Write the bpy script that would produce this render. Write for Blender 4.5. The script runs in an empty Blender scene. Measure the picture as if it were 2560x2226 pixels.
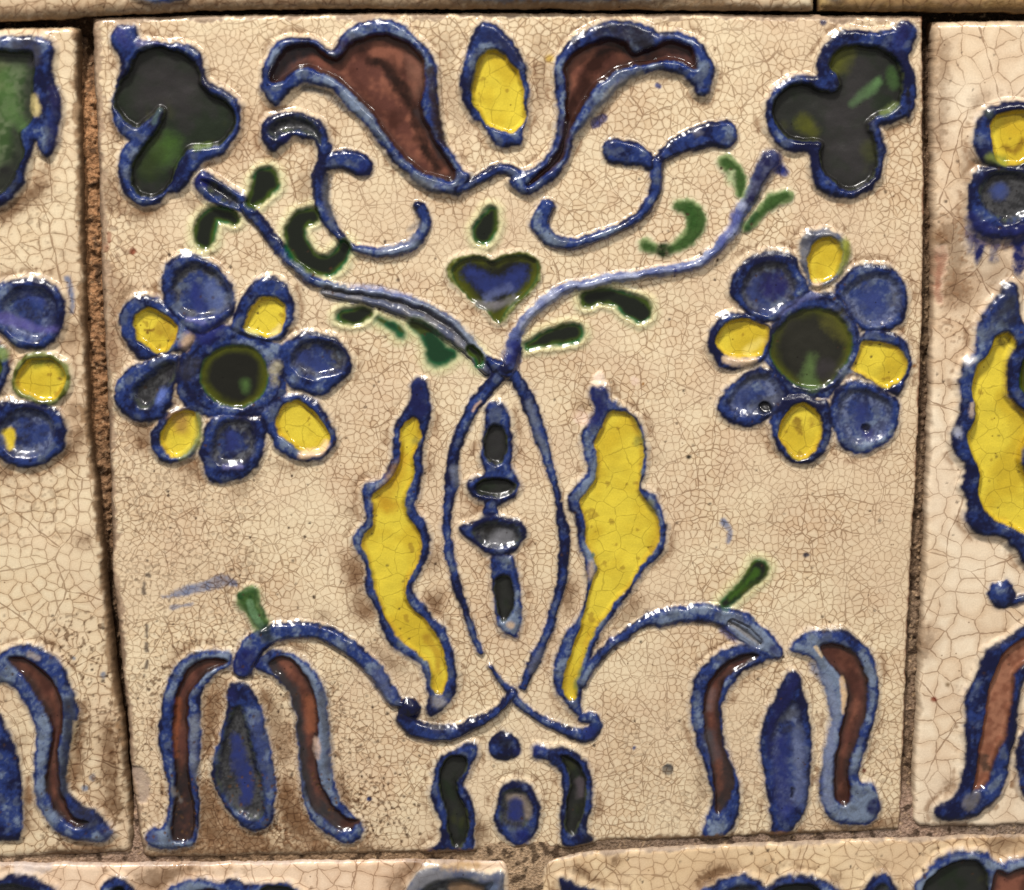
import bpy, math, random
import numpy as np
from mathutils import Matrix, Vector

# ------------------------------------------------------------------ scene, camera, light
scn = bpy.context.scene
col = scn.collection
PXW, PXH, FPX = 2560.0, 2226.0, 4500.0
PITCH, YAW, ROLL = math.radians(10.5), math.radians(2.5), 0.0
DIST = 0.45
U = DIST / FPX                      # metres on the wall per traced unit (0.1 mm)
FWD = Vector((math.sin(YAW)*math.cos(PITCH), math.cos(YAW)*math.cos(PITCH), -math.sin(PITCH)))
RGT = Vector((math.cos(YAW), -math.sin(YAW), 0)); UPV = RGT.cross(FWD)
TARGET = Vector((0, 0, 1.50))       # point of the wall the lens looks at
CAM = TARGET - FWD*DIST
cam = bpy.data.objects.new('camera', bpy.data.cameras.new('camera')); col.objects.link(cam)
cam.matrix_world = Matrix(((RGT.x, UPV.x, -FWD.x, CAM.x), (RGT.y, UPV.y, -FWD.y, CAM.y),
                           (RGT.z, UPV.z, -FWD.z, CAM.z), (0, 0, 0, 1)))
cam.data.sensor_fit = 'HORIZONTAL'; cam.data.sensor_width = 36.0
cam.data.lens = 36.0*FPX/PXW; cam.data.clip_start = 0.01; cam.data.clip_end = 50
cam.data.dof.use_dof = True; cam.data.dof.focus_distance = DIST + 0.006; cam.data.dof.aperture_fstop = 13.0
scn.camera = cam
scn.render.resolution_x, scn.render.resolution_y = 1024, 890

w = bpy.data.worlds.new('World'); scn.world = w; w.use_nodes = True
bg = w.node_tree.nodes['Background']
bg.inputs[0].default_value = (1.0, 0.96, 0.92, 1); bg.inputs[1].default_value = 0.24

def area_lamp(name, loc, size, power, colour):
    d = bpy.data.lights.new(name, 'AREA'); d.shape = 'DISK'; d.size = size; d.energy = power; d.color = colour
    o = bpy.data.objects.new(name, d); col.objects.link(o); o.location = loc
    o.rotation_euler = (TARGET - Vector(loc)).to_track_quat('-Z', 'Y').to_euler()
    return o
area_lamp('gallery_spotlight', (-0.40, -0.80, 2.85), 0.20, 36.5, (1.0, 0.955, 0.90))
area_lamp('gallery_spotlight', (0.55, -1.15, 2.6), 0.18, 11.0, (1.0, 0.955, 0.90))
vs = scn.view_settings
vs.view_transform = 'Standard'; vs.look = 'None'; vs.exposure = 0.0; vs.gamma = 1.0; vs.use_curve_mapping = False

# ------------------------------------------------------------------ numeric helpers
rng = np.random.default_rng(7)
_lat = rng.random((64, 256, 256)).astype(np.float32)
def vn(x, y, s, seed):
    c, q = math.cos(seed*1.7+.4), math.sin(seed*1.7+.4)
    a = vn0(x*c-y*q, x*q+y*c, s, seed); b = vn0(x*.62*q+y*.62*c+91, -x*.62*c+y*.62*q-37, s*.75, seed+31)
    return np.clip((a+b-1)*.68+.5, 0, 1)
def vn0(x, y, s, seed):
    L = _lat[seed % 64]
    x = x/s + 37.3*seed; y = y/s + 11.7*seed
    xi = np.floor(x).astype(np.int64); yi = np.floor(y).astype(np.int64)
    fx = (x-xi).astype(np.float32); fy = (y-yi).astype(np.float32)
    fx = fx*fx*(3-2*fx); fy = fy*fy*(3-2*fy)
    a = L[yi & 255, xi & 255]; b = L[yi & 255, (xi+1) & 255]; c = L[(yi+1) & 255, xi & 255]; d = L[(yi+1) & 255, (xi+1) & 255]
    return (a+(b-a)*fx) + ((c+(d-c)*fx)-(a+(b-a)*fx))*fy
def fbm(x, y, s, seed, o=3):
    v = 0; amp = 1; t = 0
    for k in range(o):
        v = v + amp*vn(x, y, s/2**k, seed+k*5); t += amp; amp *= .55
    return v/t
def ss(a, b, x):
    t = np.clip((x-a)/(b-a), 0, 1); return t*t*(3-2*t)
def S(r, g, b):
    c = np.array((r, g, b), float)/255
    return np.where(c < .04045, c/12.92, ((c+.055)/1.055)**2.4).astype(np.float32)
def lerp(a, b, t): return a + (b-a)*t
def lerpc(a, b, t): return a + (b-a)*t[..., None]

def smooth(pts, closed, k=4):
    P = np.array(pts, float)
    if len(P) == 1: P = np.r_[P, P+np.array([[.6, .3, 0]])]
    n = len(P); out = []
    rngi = range(n if closed else n-1)
    for i in rngi:
        if closed: p0, p1, p2, p3 = P[i-1], P[i], P[(i+1) % n], P[(i+2) % n]
        else: p0, p1, p2, p3 = P[max(i-1, 0)], P[i], P[i+1], P[min(i+2, n-1)]
        for j in range(k):
            t = j/k
            out.append(.5*((2*p1)+(-p0+p2)*t+(2*p0-5*p1+4*p2-p3)*t*t+(-p0+3*p1-3*p2+p3)*t**3))
    if not closed: out.append(P[-1])
    return np.array(out)
def sd_poly(x, y, poly):
    d2 = np.full(x.shape, 1e12); ins = np.zeros(x.shape, bool)
    a = poly; b = np.roll(poly, -1, 0)
    for (ax, ay), (bx, by) in zip(a, b):
        ex, ey = bx-ax, by-ay; L = ex*ex+ey*ey+1e-9
        wx = x-ax; wy = y-ay
        t = np.clip((wx*ex+wy*ey)/L, 0, 1)
        np.minimum(d2, (wx-ex*t)**2+(wy-ey*t)**2, out=d2)
        if ay != by:
            c = ((ay > y) != (by > y)) & (x < ex*(y-ay)/(by-ay)+ax)
            ins ^= c
    return np.where(ins, 1, -1)*np.sqrt(d2)
def sd_stroke(x, y, P):
    sd = np.full(x.shape, -1e6); hw = np.ones(x.shape); sg = np.zeros(x.shape)
    for (ax, ay, aw), (bx, by, bw) in zip(P[:-1], P[1:]):
        ex, ey = bx-ax, by-ay; L = ex*ex+ey*ey+1e-9
        wx = x-ax; wy = y-ay
        t = np.clip((wx*ex+wy*ey)/L, 0, 1)
        r = (aw+(bw-aw)*t)/2
        d = np.sqrt((wx-ex*t)**2+(wy-ey*t)**2)
        m = (r-d) > sd
        sd = np.where(m, r-d, sd); hw = np.where(m, r, hw)
        sg = np.where(m, (ex*wy-ey*wx)/math.sqrt(L)/r, sg)
    return sd, hw, sg                # sg: -1..1 across, positive to the right-hand side of travel (y down)

# ------------------------------------------------------------------ tracing frames: offset and scale of each close look at the tile
FR = dict(A=(200, 0, .357143), B=(600, 0, .357143), C=(1100, 0, .357143), D=(1700, 0, .357143), E=(240, 600, .357143),
          F=(700, 500, .357143), G=(1100, 500, .357143), H=(1700, 560, .357143), I=(860, 900, .357143), J=(860, 1300, .491071),
          K=(300, 1400, .390625), L=(1400, 960, .357143), M=(1640, 1380, .390625), N=(0, 0, .446429), O=(0, 600, .446429),
          Q=(0, 1426, .446429), R=(2260, 0, .446429), S=(2260, 650, .446429), T=(2260, 1426, .446429),
          Y=(0, 2026, .63076), V=(1260, 2026, .63076), Z=(0, 0, 1.0))
def T(s):
    """'A x,y x,y,w B x,y ...' -> list of points on the wall (0.1 mm units)"""
    out = []; o = FR['Z']
    for tok in s.split():
        if tok in FR: o = FR[tok]; continue
        v = [float(q) for q in tok.split(',')]
        p = [o[0]+v[0]*o[2], o[1]+v[1]*o[2]]
        if len(v) > 2: p.append(v[2]*o[2])
        out.append(tuple(p))
    return out
def ell(fr, cx, cy, rx, ry, rot=0, n=14):
    o = FR[fr]; r = math.radians(rot)
    return [(o[0]+(cx+rx*math.cos(t)*math.cos(r)-ry*math.sin(t)*math.sin(r))*o[2],
             o[1]+(cy+rx*math.cos(t)*math.sin(r)+ry*math.sin(t)*math.cos(r))*o[2]) for t in [2*math.pi*i/n for i in range(n)]]

def wall(x, y):
    """traced units -> x, z on the wall plane (y = 0)"""
    a = (x-PXW/2)/FPX; b = -(y-PXH/2)/FPX
    dx = FWD.x+a*RGT.x+b*UPV.x; dy = FWD.y+a*RGT.y+b*UPV.y; dz = FWD.z+a*RGT.z+b*UPV.z
    t = -CAM.y/dy
    return CAM.x+dx*t, CAM.z+dz*t

# ------------------------------------------------------------------ glaze colours
CREAM = S(225, 207, 175); CREAM2 = S(217, 196, 165); TAN = S(184, 152, 120)
NAVY, COB, THIN, GRB = S(10, 15, 54), S(30, 51, 112), S(110, 125, 150), S(84, 92, 104)
DIRT, CLAY, RUST = S(104, 76, 50), S(140, 118, 98), S(138, 62, 36)
BLK = S(36, 37, 34)
def blue_of(x, y, thin, deep):
    """cobalt brushed on unevenly: thin (milky) to thick (navy)"""
    n = fbm(x, y, 80, 3)*.50 + fbm(x, y, 24, 6)*.34 + vn(x, y, 6, 9)*.11 + vn(x, y, 3.2, 10)*.08
    t = np.clip((n-.52)*2.9+.64+deep-thin, 0, 1)
    c = lerpc(THIN, COB, ss(.0, .50, t)); c = lerpc(c, np.broadcast_to(NAVY, c.shape), ss(.50, 1., t))
    return lerpc(c, np.broadcast_to(GRB, c.shape), .55*ss(.55, .8, vn(x, y, 16, 14))*(1-ss(.5, .9, t)))
def fill_of(kind, x, y, d):
    n1 = fbm(x, y, 40, 21); n2 = vn(x, y, 9, 22); n3 = vn(x, y, 4, 23)
    sh = x.shape+(3,)
    if kind == 'yellow':
        c = lerpc(S(212, 191, 60), np.broadcast_to(S(194, 168, 44), sh), ss(.42, .70, fbm(x, y, 80, 24)))
        c = lerpc(c, np.broadcast_to(S(168, 134, 34), sh), (1-ss(2, 14, d+(n1-.5)*18))*.6)
        c = lerpc(c, np.broadcast_to(S(132, 98, 28), sh), ss(.72, .80, fbm(x, y, 22, 26))*.55)
        return lerpc(c, np.broadcast_to(S(120, 124, 44), sh), (1-ss(0, 5, d+(n2-.5)*5))*.55*ss(.4, .6, vn(x, y, 60, 29)))
    if kind == 'brown':
        c = lerpc(S(124, 77, 60), np.broadcast_to(S(88, 51, 42), sh), ss(.35, .65, n1*.8+n2*.2))
        st = fbm(x, y*.6, 26, 37)*.5+fbm(x, y, 60, 27)*.5
        c = lerpc(c, np.broadcast_to(S(54, 28, 20), sh), ss(.47, .66, st)*.7)
        return lerpc(c, np.broadcast_to(S(36, 27, 26), sh), (1-ss(-1, 25, d+(n1-.5)*16+(n2-.5)*5))*.92)
    if kind == 'pink':
        c = lerpc(S(152, 104, 80), np.broadcast_to(S(122, 76, 56), sh), ss(.35, .65, n1*.6+n2*.4))
        return lerpc(c, np.broadcast_to(S(70, 44, 34), sh), (1-ss(0, 9, d+(n2-.5)*6))*.8)
    if kind == 'black':
        c = lerpc(BLK, np.broadcast_to(S(28, 36, 24), sh), ss(.4, .7, n1))
        c = lerpc(c, np.broadcast_to(S(62, 64, 24), sh), ss(.62, .80, fbm(x, y, 55, 28))*.5*(1-ss(12, 36, d)))
        c = lerpc(c, np.broadcast_to(S(18, 17, 15), sh), (1-ss(4, 22, d+(n2-.5)*8))*.75)
        return lerpc(c, np.broadcast_to(S(70, 76, 50), sh), (1-ss(-1, 5, d+(n2-.5)*6))*.6)
    if kind == 'disc':                       # thick dark green pool, olive where it thins at the rim
        c = lerpc(S(24, 24, 18), np.broadcast_to(S(66, 70, 8), sh), 1-ss(6, 30, d+(n1-.5)*22))
        return lerpc(c, np.broadcast_to(S(34, 86, 50), sh), (1-ss(0, 7, d))*.5)
    if kind == 'green':
        c = lerpc(S(88, 102, 72), np.broadcast_to(S(54, 76, 40), sh), ss(.4, .6, n2*.4+n1*.6))
        c = lerpc(c, np.broadcast_to(S(96, 100, 70), sh), ss(.5, .75, fbm(x, y, 70, 30))*.8)
        return lerpc(c, np.broadcast_to(S(36, 38, 34), sh), (1-ss(10, 46, d+(n1-.5)*30))*.85)
    if kind == 'grey':                       # grey wash, rim shade of the dished petal put into colour, cobalt brushed through
        c = lerpc(S(84, 86, 94), np.broadcast_to(S(52, 52, 58), sh), ss(.3, .7, n2*.5+n3*.5))
        c = lerpc(c, blue_of(x, y, .04, 0.), ss(11, 25, d+(fbm(x, y, 26, 32)-.5)*44+(n2-.5)*10)*.85)
        return lerpc(c, np.broadcast_to(THIN, sh), ss(.62, .8, fbm(x, y, 24, 33))*.4)
    if kind == 'wash':                       # milky blue wash, deeper brush marks
        c = lerpc(S(98, 108, 140), np.broadcast_to(S(62, 70, 104), sh), ss(.35, .65, n2*.5+n3*.5))
        c = lerpc(c, np.broadcast_to(S(76, 78, 86), sh), ss(.5, .7, fbm(x, y, 36, 36))*.7)
        return lerpc(c, blue_of(x, y, .10, 0.), ss(11, 28, d+(fbm(x, y, 28, 34)-.5)*52+(n2-.5)*12)*.85)
    if kind == 'deep':
        c = lerpc(COB, np.broadcast_to(NAVY, sh), ss(.35, .65, n1*.5+n2*.5))
        return lerpc(c, np.broadcast_to(GRB, sh), ss(.55, .75, fbm(x, y, 30, 35))*.6)
    if kind == 'slate':                      # pool reading as plain dark grey glaze
        c = lerpc(S(66, 66, 68), np.broadcast_to(S(40, 40, 42), sh), ss(.3, .7, n2*.5+n3*.5))
        return lerpc(c, np.broadcast_to(S(74, 82, 46), sh), (1-ss(0, 7, d+(n2-.5)*8))*.7)
    if kind == 'cream': return np.broadcast_to(CREAM, sh).copy()

# ------------------------------------------------------------------ materials
def nodes_of(name):
    m = bpy.data.materials.new(name); m.use_nodes = True
    nt = m.node_tree; return m, nt, nt.nodes['Principled BSDF']
def N(nt, typ, **kw):
    n = nt.nodes.new(typ)
    for k, v in kw.items(): setattr(n, k, v)
    return n
def mathn(nt, op, a, b=None, c=None):
    n = N(nt, 'ShaderNodeMath', operation=op)
    for i, v in enumerate((a, b, c)):
        if v is None: continue
        if isinstance(v, (int, float)): n.inputs[i].default_value = v
        else: nt.links.new(v, n.inputs[i])
    return n.outputs[0]
def ramp(nt, fac, a, b):
    n = N(nt, 'ShaderNodeMapRange', interpolation_type='SMOOTHSTEP'); n.inputs[1].default_value = a; n.inputs[2].default_value = b
    nt.links.new(fac, n.inputs[0]); return n.outputs[0]
def mixc(nt, f, a, b, mode='MIX'):
    n = N(nt, 'ShaderNodeMix', data_type='RGBA', blend_type=mode)
    for sock, v in ((n.inputs[0], f), (n.inputs[6], a), (n.inputs[7], b)):
        if isinstance(v, (int, float)): sock.default_value = v
        elif isinstance(v, (tuple, list, np.ndarray)): sock.default_value = tuple(v)[:3]+(1,)
        else: nt.links.new(v, sock)
    return n.outputs[2]
def glaze_material(name, cell, seed):
    """lead glaze: colour from the brushed pigments, a net of age cracks stained brown, glossy"""
    m, nt, bs = nodes_of(name); lk = nt.links.new
    tc = N(nt, 'ShaderNodeTexCoord'); sep = N(nt, 'ShaderNodeSeparateXYZ'); lk(tc.outputs['Object'], sep.inputs[0])
    cmb = N(nt, 'ShaderNodeCombineXYZ'); lk(sep.outputs[0], cmb.inputs[0]); lk(sep.outputs[2], cmb.inputs[1])
    cmb.inputs[2].default_value = seed
    pos = cmb.outputs[0]
    def warped(scale, amt):
        nz = N(nt, 'ShaderNodeTexNoise'); nz.inputs['Scale'].default_value = scale; nz.inputs['Detail'].default_value = 2
        lk(pos, nz.inputs['Vector'])
        v = N(nt, 'ShaderNodeVectorMath', operation='MULTIPLY_ADD'); lk(nz.outputs['Color'], v.inputs[0])
        v.inputs[1].default_value = (amt,)*3; lk(pos, v.inputs[2]); return v.outputs[0]
    wp = warped(330, .0016)
    def vor(scale, feat='DISTANCE_TO_EDGE', out='Distance', vec=wp):
        v = N(nt, 'ShaderNodeTexVoronoi', feature=feat, voronoi_dimensions='2D'); v.inputs['Scale'].default_value = scale
        v.inputs['Randomness'].default_value = 1.0
        lk(vec, v.inputs['Vector']); return v.outputs[out]
    s1 = 1/(cell*U)
    lw = N(nt, 'ShaderNodeTexNoise'); lw.inputs['Scale'].default_value = 420; lw.inputs['Detail'].default_value = 2; lk(pos, lw.inputs['Vector'])
    big = N(nt, 'ShaderNodeTexNoise'); big.inputs['Scale'].default_value = 46; big.inputs['Detail'].default_value = 3; lk(pos, big.inputs['Vector'])
    d1 = vor(s1); d2 = vor(s1*.2, vec=warped(120, .003)); c1 = vor(s1, 'F1', 'Color')
    k = cell*U*1e4
    wl = (.62 if cell < 24 else .85)/cell
    def line(d, wd):
        e = mathn(nt, 'MULTIPLY', ramp(nt, lw.outputs[0], .34, .62), wd*1.3); e = mathn(nt, 'ADD', e, wd*.55)
        q = mathn(nt, 'DIVIDE', d, e); return mathn(nt, 'SUBTRACT', 1.0, ramp(nt, q, .5, 1.75))
    l1 = line(d1, wl); l2 = line(d2, wl*.2*1.3)
    col_a = N(nt, 'ShaderNodeAttribute', attribute_name='pigment'); par = N(nt, 'ShaderNodeAttribute', attribute_name='glaze')
    ps = N(nt, 'ShaderNodeSeparateColor'); lk(par.outputs['Color'], ps.inputs[0])
    ck, matte, yel = ps.outputs[0], ps.outputs[1], ps.outputs[2]
    base = col_a.outputs['Color']
    # stained halo beside each crack and cell-to-cell variation
    cs = N(nt, 'ShaderNodeSeparateColor'); lk(c1, cs.inputs[0])
    halo = mathn(nt, 'SUBTRACT', 1.0, ramp(nt, d1, .02, .34))
    st = ramp(nt, big.outputs[0], .36, .66)
    halo = mathn(nt, 'MULTIPLY', mathn(nt, 'MULTIPLY', halo, ck), mathn(nt, 'MULTIPLY_ADD', st, .30, .20))
    c = mixc(nt, halo, base, mixc(nt, 1.0, base, (.74, .64, .55), 'MULTIPLY'))
    cv = mathn(nt, 'MULTIPLY', mathn(nt, 'MULTIPLY', ramp(nt, cs.outputs[0], .25, .95), ck), mathn(nt, 'MULTIPLY_ADD', st, .40, .14))
    c = mixc(nt, cv, c, mixc(nt, 1.0, c, (.87, .78, .70), 'MULTIPLY'))
    crack = mathn(nt, 'MULTIPLY', mathn(nt, 'MAXIMUM', mathn(nt, 'MULTIPLY', l1, .62), mathn(nt, 'MULTIPLY', l2, .72)), ck)
    crack = mathn(nt, 'MULTIPLY', crack, mathn(nt, 'MULTIPLY_ADD', ramp(nt, big.outputs[0], .3, .6), .4, .62))
    c = mixc(nt, crack, c, mixc(nt, 1.0, c, (.33, .235, .18), 'MULTIPLY'))
    dy = vor(1/(46*U)); ly = mathn(nt, 'MULTIPLY', line(dy, .7/46), mathn(nt, 'MULTIPLY', yel, .40))
    c = mixc(nt, ly, c, mixc(nt, 1.0, c, (.34, .30, .2), 'MULTIPLY'))
    # pin holes and grit
    pv = N(nt, 'ShaderNodeTexVoronoi', voronoi_dimensions='2D'); pv.inputs['Scale'].default_value = 1/(44*U); lk(pos, pv.inputs['Vector'])
    pcs = N(nt, 'ShaderNodeSeparateColor'); lk(pv.outputs['Color'], pcs.inputs[0])
    pit = mathn(nt, 'MULTIPLY', mathn(nt, 'SUBTRACT', 1.0, ramp(nt, pv.outputs['Distance'], .02, .075)), ramp(nt, pcs.outputs[1], .80, .86))
    pit = mathn(nt, 'MULTIPLY', pit, .7)
    c = mixc(nt, pit, c, mixc(nt, 1.0, c, (.25, .18, .13), 'MULTIPLY'))
    gr = N(nt, 'ShaderNodeTexNoise'); gr.inputs['Scale'].default_value = 2400; gr.inputs['Detail'].default_value = 2; lk(pos, gr.inputs['Vector'])
    gv = mathn(nt, 'MULTIPLY_ADD', gr.outputs[0], .34, .83)
    hs = N(nt, 'ShaderNodeHueSaturation'); lk(c, hs.inputs['Color']); lk(gv, hs.inputs['Value'])
    lk(hs.outputs[0], bs.inputs['Base Color'])
    rn = mathn(nt, 'MULTIPLY_ADD', ramp(nt, big.outputs[0], .35, .7), .10, .15)
    rn = mathn(nt, 'ADD', rn, mathn(nt, 'MULTIPLY', matte, .60))
    lk(rn, bs.inputs['Roughness']); bs.inputs['IOR'].default_value = 1.52
    sp = mathn(nt, 'MULTIPLY_ADD', matte, -.42, .5); lk(sp, bs.inputs['Specular IOR Level'])
    # relief finer than the mesh: orange-peel of the glaze, hairline cracks
    op = N(nt, 'ShaderNodeTexNoise'); op.inputs['Scale'].default_value = 330; op.inputs['Detail'].default_value = 3; lk(pos, op.inputs['Vector'])
    h = mathn(nt, 'MULTIPLY_ADD', op.outputs[0], .60, mathn(nt, 'MULTIPLY', gr.outputs[0], mathn(nt, 'MULTIPLY_ADD', matte, .9, .05)))
    h = mathn(nt, 'SUBTRACT', h, mathn(nt, 'MULTIPLY', mathn(nt, 'ADD', crack, mathn(nt, 'ADD', pit, ly)), .16))
    bp = N(nt, 'ShaderNodeBump'); bp.inputs['Strength'].default_value = .55; bp.inputs['Distance'].default_value = .00022
    lk(h, bp.inputs['Height']); lk(bp.outputs[0], bs.inputs['Normal'])
    return m

# ------------------------------------------------------------------ one tile = one dense relief, cut into its parts
class Tile:
    def __init__(self, label, top, right, bottom, left, step, z0, radius, cell, seed, group=None, cream=(CREAM, CREAM2), stain=.22):
        self.label, self.group = label, group
        self.z0, self.seed, self.mat = z0, seed, glaze_material('crackled_glaze', cell, seed)
        E = [np.array(T(e)) for e in (top, right, bottom, left)]
        def length(p): return np.hypot(*np.diff(p, axis=0).T).sum()
        self.W = (length(E[0])+length(E[2]))/2; self.H = (length(E[1])+length(E[3]))/2
        nu, nv = int(self.W/step)+1, int(self.H/step)+1
        def samp(p, n, sd, ax):
            s = np.r_[0, np.cumsum(np.hypot(*np.diff(p, axis=0).T))]; t = np.linspace(0, s[-1], n)
            q = np.c_[np.interp(t, s, p[:, 0]), np.interp(t, s, p[:, 1])]
            j = (fbm(t, t*0, 60, sd, 3)-.5)*7 + (vn(t, t*0, 9, sd+1)-.5)*2.6
            q[:, ax] += j*np.minimum(1, np.minimum(t, s[-1]-t)/40)
            return q
        u = np.linspace(0, 1, nu)[None, :, None]; v = np.linspace(0, 1, nv)[:, None, None]
        t_, b_ = samp(E[0], nu, seed+1, 1)[None], samp(E[2], nu, seed+2, 1)[None]
        r_, l_ = samp(E[1], nv, seed+3, 0)[:, None], samp(E[3], nv, seed+4, 0)[:, None]
        P = (1-v)*t_+v*b_+(1-u)*l_+u*r_-((1-u)*(1-v)*t_[:, :1]+u*(1-v)*t_[:, -1:]+(1-u)*v*b_[:, :1]+u*v*b_[:, -1:])
        X, Y = self.X, self.Y = P[..., 0], P[..., 1]
        uu, vv = u[..., 0], v[..., 0]
        self.de = [vv*self.H+0*uu, (1-uu)*self.W+0*vv, (1-vv)*self.H+0*uu, uu*self.W+0*vv]   # distance to top,right,bottom,left edge
        self.radius = radius
        self.Zh = (fbm(X, Y, 240, seed+5, 2)-.5)*6 + (fbm(X, Y, 60, seed+6, 2)-.5)*1.6
        self.base = self.Zh.copy()
        n = fbm(X, Y, 190, seed+7); 
        C = lerpc(cream[0], np.broadcast_to(cream[1], X.shape+(3,)), ss(.40, .66, n))
        C = lerpc(C, np.broadcast_to(S(208, 180, 152), C.shape), ss(.5, .7, fbm(X, Y, 90, seed+8))*.25)
        C = lerpc(C, np.broadcast_to(TAN, C.shape), ss(.55, .8, fbm(X, Y, 120, seed+9)*.75+vn(X, Y, 11, seed)*.25)*stain)
        self.C = C; self.ck = np.ones(X.shape); self.mt = np.zeros(X.shape); self.ye = np.zeros(X.shape)
        self.lab = np.zeros(X.shape, np.int32); self.parts = [('tile_body', None, None)]
        self.wx = X + (fbm(X, Y, 30, seed+11, 3)-.5)*11; self.wy = Y + (fbm(X, Y, 30, seed+12, 3)-.5)*11
    def part(self, name, parent=None, label=None):
        self.parts.append((name, parent, label)); return len(self.parts)-1
    def win(self, P, m):
        x0, y0 = P[:, 0].min()-m, P[:, 1].min()-m; x1, y1 = P[:, 0].max()+m, P[:, 1].max()+m
        k = (self.X > x0) & (self.X < x1) & (self.Y > y0) & (self.Y < y1)
        r = np.where(k.any(1))[0]; c = np.where(k.any(0))[0]
        if not len(r): return None
        return slice(r[0], r[-1]+1), slice(c[0], c[-1]+1)
    def closed(self, outer, fills=(), pid=0, hr=15, paint='blue', thin=.12, deep=0., floor=-2.0, rise=13, halo=.25, soft=4.5):
        """a raised outline; each fill = (polygon, glaze, part id) lies as a pool inside it"""
        P = smooth(T(outer) if isinstance(outer, str) else outer, True)
        w = self.win(P, 42)
        if w is None: return
        x, y, X, Y = self.wx[w], self.wy[w], self.X[w], self.Y[w]
        dO = sd_poly(x, y, P); Z = self.Zh[w]; C = self.C[w]
        n = (vn(X, Y, 6, 41)-.5)*4+(vn(X, Y, 14, 42)-.5)*5
        pool = np.zeros(x.shape); FD = []
        for f in fills:
            q = smooth(T(f[0]) if isinstance(f[0], str) else f[0], True); d = sd_poly(x, y, q); FD.append(d)
            pool = np.maximum(pool, ss(-10, 16, d) if f[1] in ('grey', 'wash', 'slate') else ss(-7, 11, d))
        out = np.clip(-dO, 0, None)
        C = lerpc(C, np.broadcast_to(S(240, 226, 198), C.shape), np.exp(-(out/9)**2)*halo*ss(.5, .85, self.ck[w]))  # pale slip rim outside the ridge, mostly its lit slope painted into colour
        dirt = np.exp(-((out-17)/9)**2)*ss(.48, .66, fbm(X, Y, 48, self.seed+44)*.7+vn(X, Y, 7, 45)*.3)*(dO < 0)  # brown band beside the ridge: some dirt, some shade put into colour
        C = lerpc(C, np.broadcast_to(S(132, 98, 68), C.shape), dirt*.7*ss(.5, .85, self.ck[w]))
        rid = ss(-16, rise+4, dO)
        Zr = Z+(np.maximum(Z, self.base[w]*.5+hr*rid*(.72+.56*fbm(X, Y, 90, 46, 2)))-Z)*ss(0, .2, rid)
        fl = self.base[w]*.4+floor+(fbm(X, Y, 50, 47, 2)-.5)*5
        Z = Zr*(1-pool)+fl*pool
        a = np.maximum(ss(-soft-1, soft, dO+n), .30*ss(-13, 0, dO+n*1.5))
        crest = rid*(1-pool)
        B = self.paint_of(paint, X, Y, thin*crest*1.9-.12, deep+.25*pool+.30*np.exp(-((dO-3)/6)**2), dO)
        C = lerpc(C, B, a)
        self.ck[w] = lerp(self.ck[w], .28, a); self.mt[w] = lerp(self.mt[w], .12, a); self.ye[w] *= 1-a
        lab = self.lab[w]
        lab[dO > -6] = pid
        for f, d in zip(fills, FD):
            b = ss(-9, 13, d+n*1.6) if f[1] in ('grey', 'wash', 'slate') else ss(-2.5, 3.0, d+n*.8)
            C = lerpc(C, fill_of(f[1], X, Y, d), b)
            self.ck[w] = lerp(self.ck[w], .9 if f[1] == 'cream' else (.14 if f[1] in ('grey', 'wash') else .0), b)
            self.mt[w] = lerp(self.mt[w], .16 if f[1] == 'black' else 0., b)
            if f[1] == 'yellow': self.ye[w] = np.maximum(self.ye[w], b)
            if len(f) > 2 and f[2]: lab[d > 0] = f[2]
        self.Zh[w] = Z+a*(1-pool*.7)*((vn(X, Y, 7, 48)-.5)*1.1+(vn(X, Y, 18, 49)-.5)*2.2); self.C[w] = C
    def paint_of(self, paint, X, Y, thin, deep, d):
        sh = X.shape+(3,)
        if paint == 'blue': return blue_of(X, Y, thin, deep)
        if paint == 'pale': return lerpc(blue_of(X, Y, thin+.55, deep), np.broadcast_to(S(120, 122, 130), sh), .35+0*X)
        if paint == 'lilac': return lerpc(S(142, 150, 178), np.broadcast_to(S(78, 90, 140), sh), ss(.38, .66, fbm(X, Y, 30, 51)))
        if paint == 'steel': return lerpc(S(112, 112, 118), np.broadcast_to(S(76, 82, 104), sh), ss(.35, .65, fbm(X, Y, 26, 52)))
        if paint == 'navy': return lerpc(NAVY, np.broadcast_to(S(20, 20, 34), sh), ss(.4, .6, fbm(X, Y, 18, 53)))
        if paint == 'olive': return lerpc(S(72, 76, 20), np.broadcast_to(S(116, 122, 70), sh), ss(.4, .6, fbm(X, Y, 18, 54)))
        if paint == 'black': return np.broadcast_to(BLK, sh)
        if paint == 'leaf':
            return lerpc(S(122, 140, 92), np.broadcast_to(S(54, 82, 36), sh), ss(1, 14, d+(fbm(X, Y, 22, 55)-.5)*18))
        if paint == 'drop':                  # copper green bleeding at the edge, nearly black where it pooled
            c = lerpc(S(150, 156, 98), np.broadcast_to(S(58, 76, 18), sh), ss(-8, 3, d+(vn(X, Y, 24, 56)-.5)*6))
            c = lerpc(c, np.broadcast_to(S(14, 88, 48), sh), ss(.42, .66, vn(X, Y, 40, 59))*(1-ss(3, 12, d))*.9)
            return lerpc(c, np.broadcast_to(S(23, 27, 20), sh), ss(3, 16, d+(vn(X, Y, 22, 57)-.5)*9))
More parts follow.
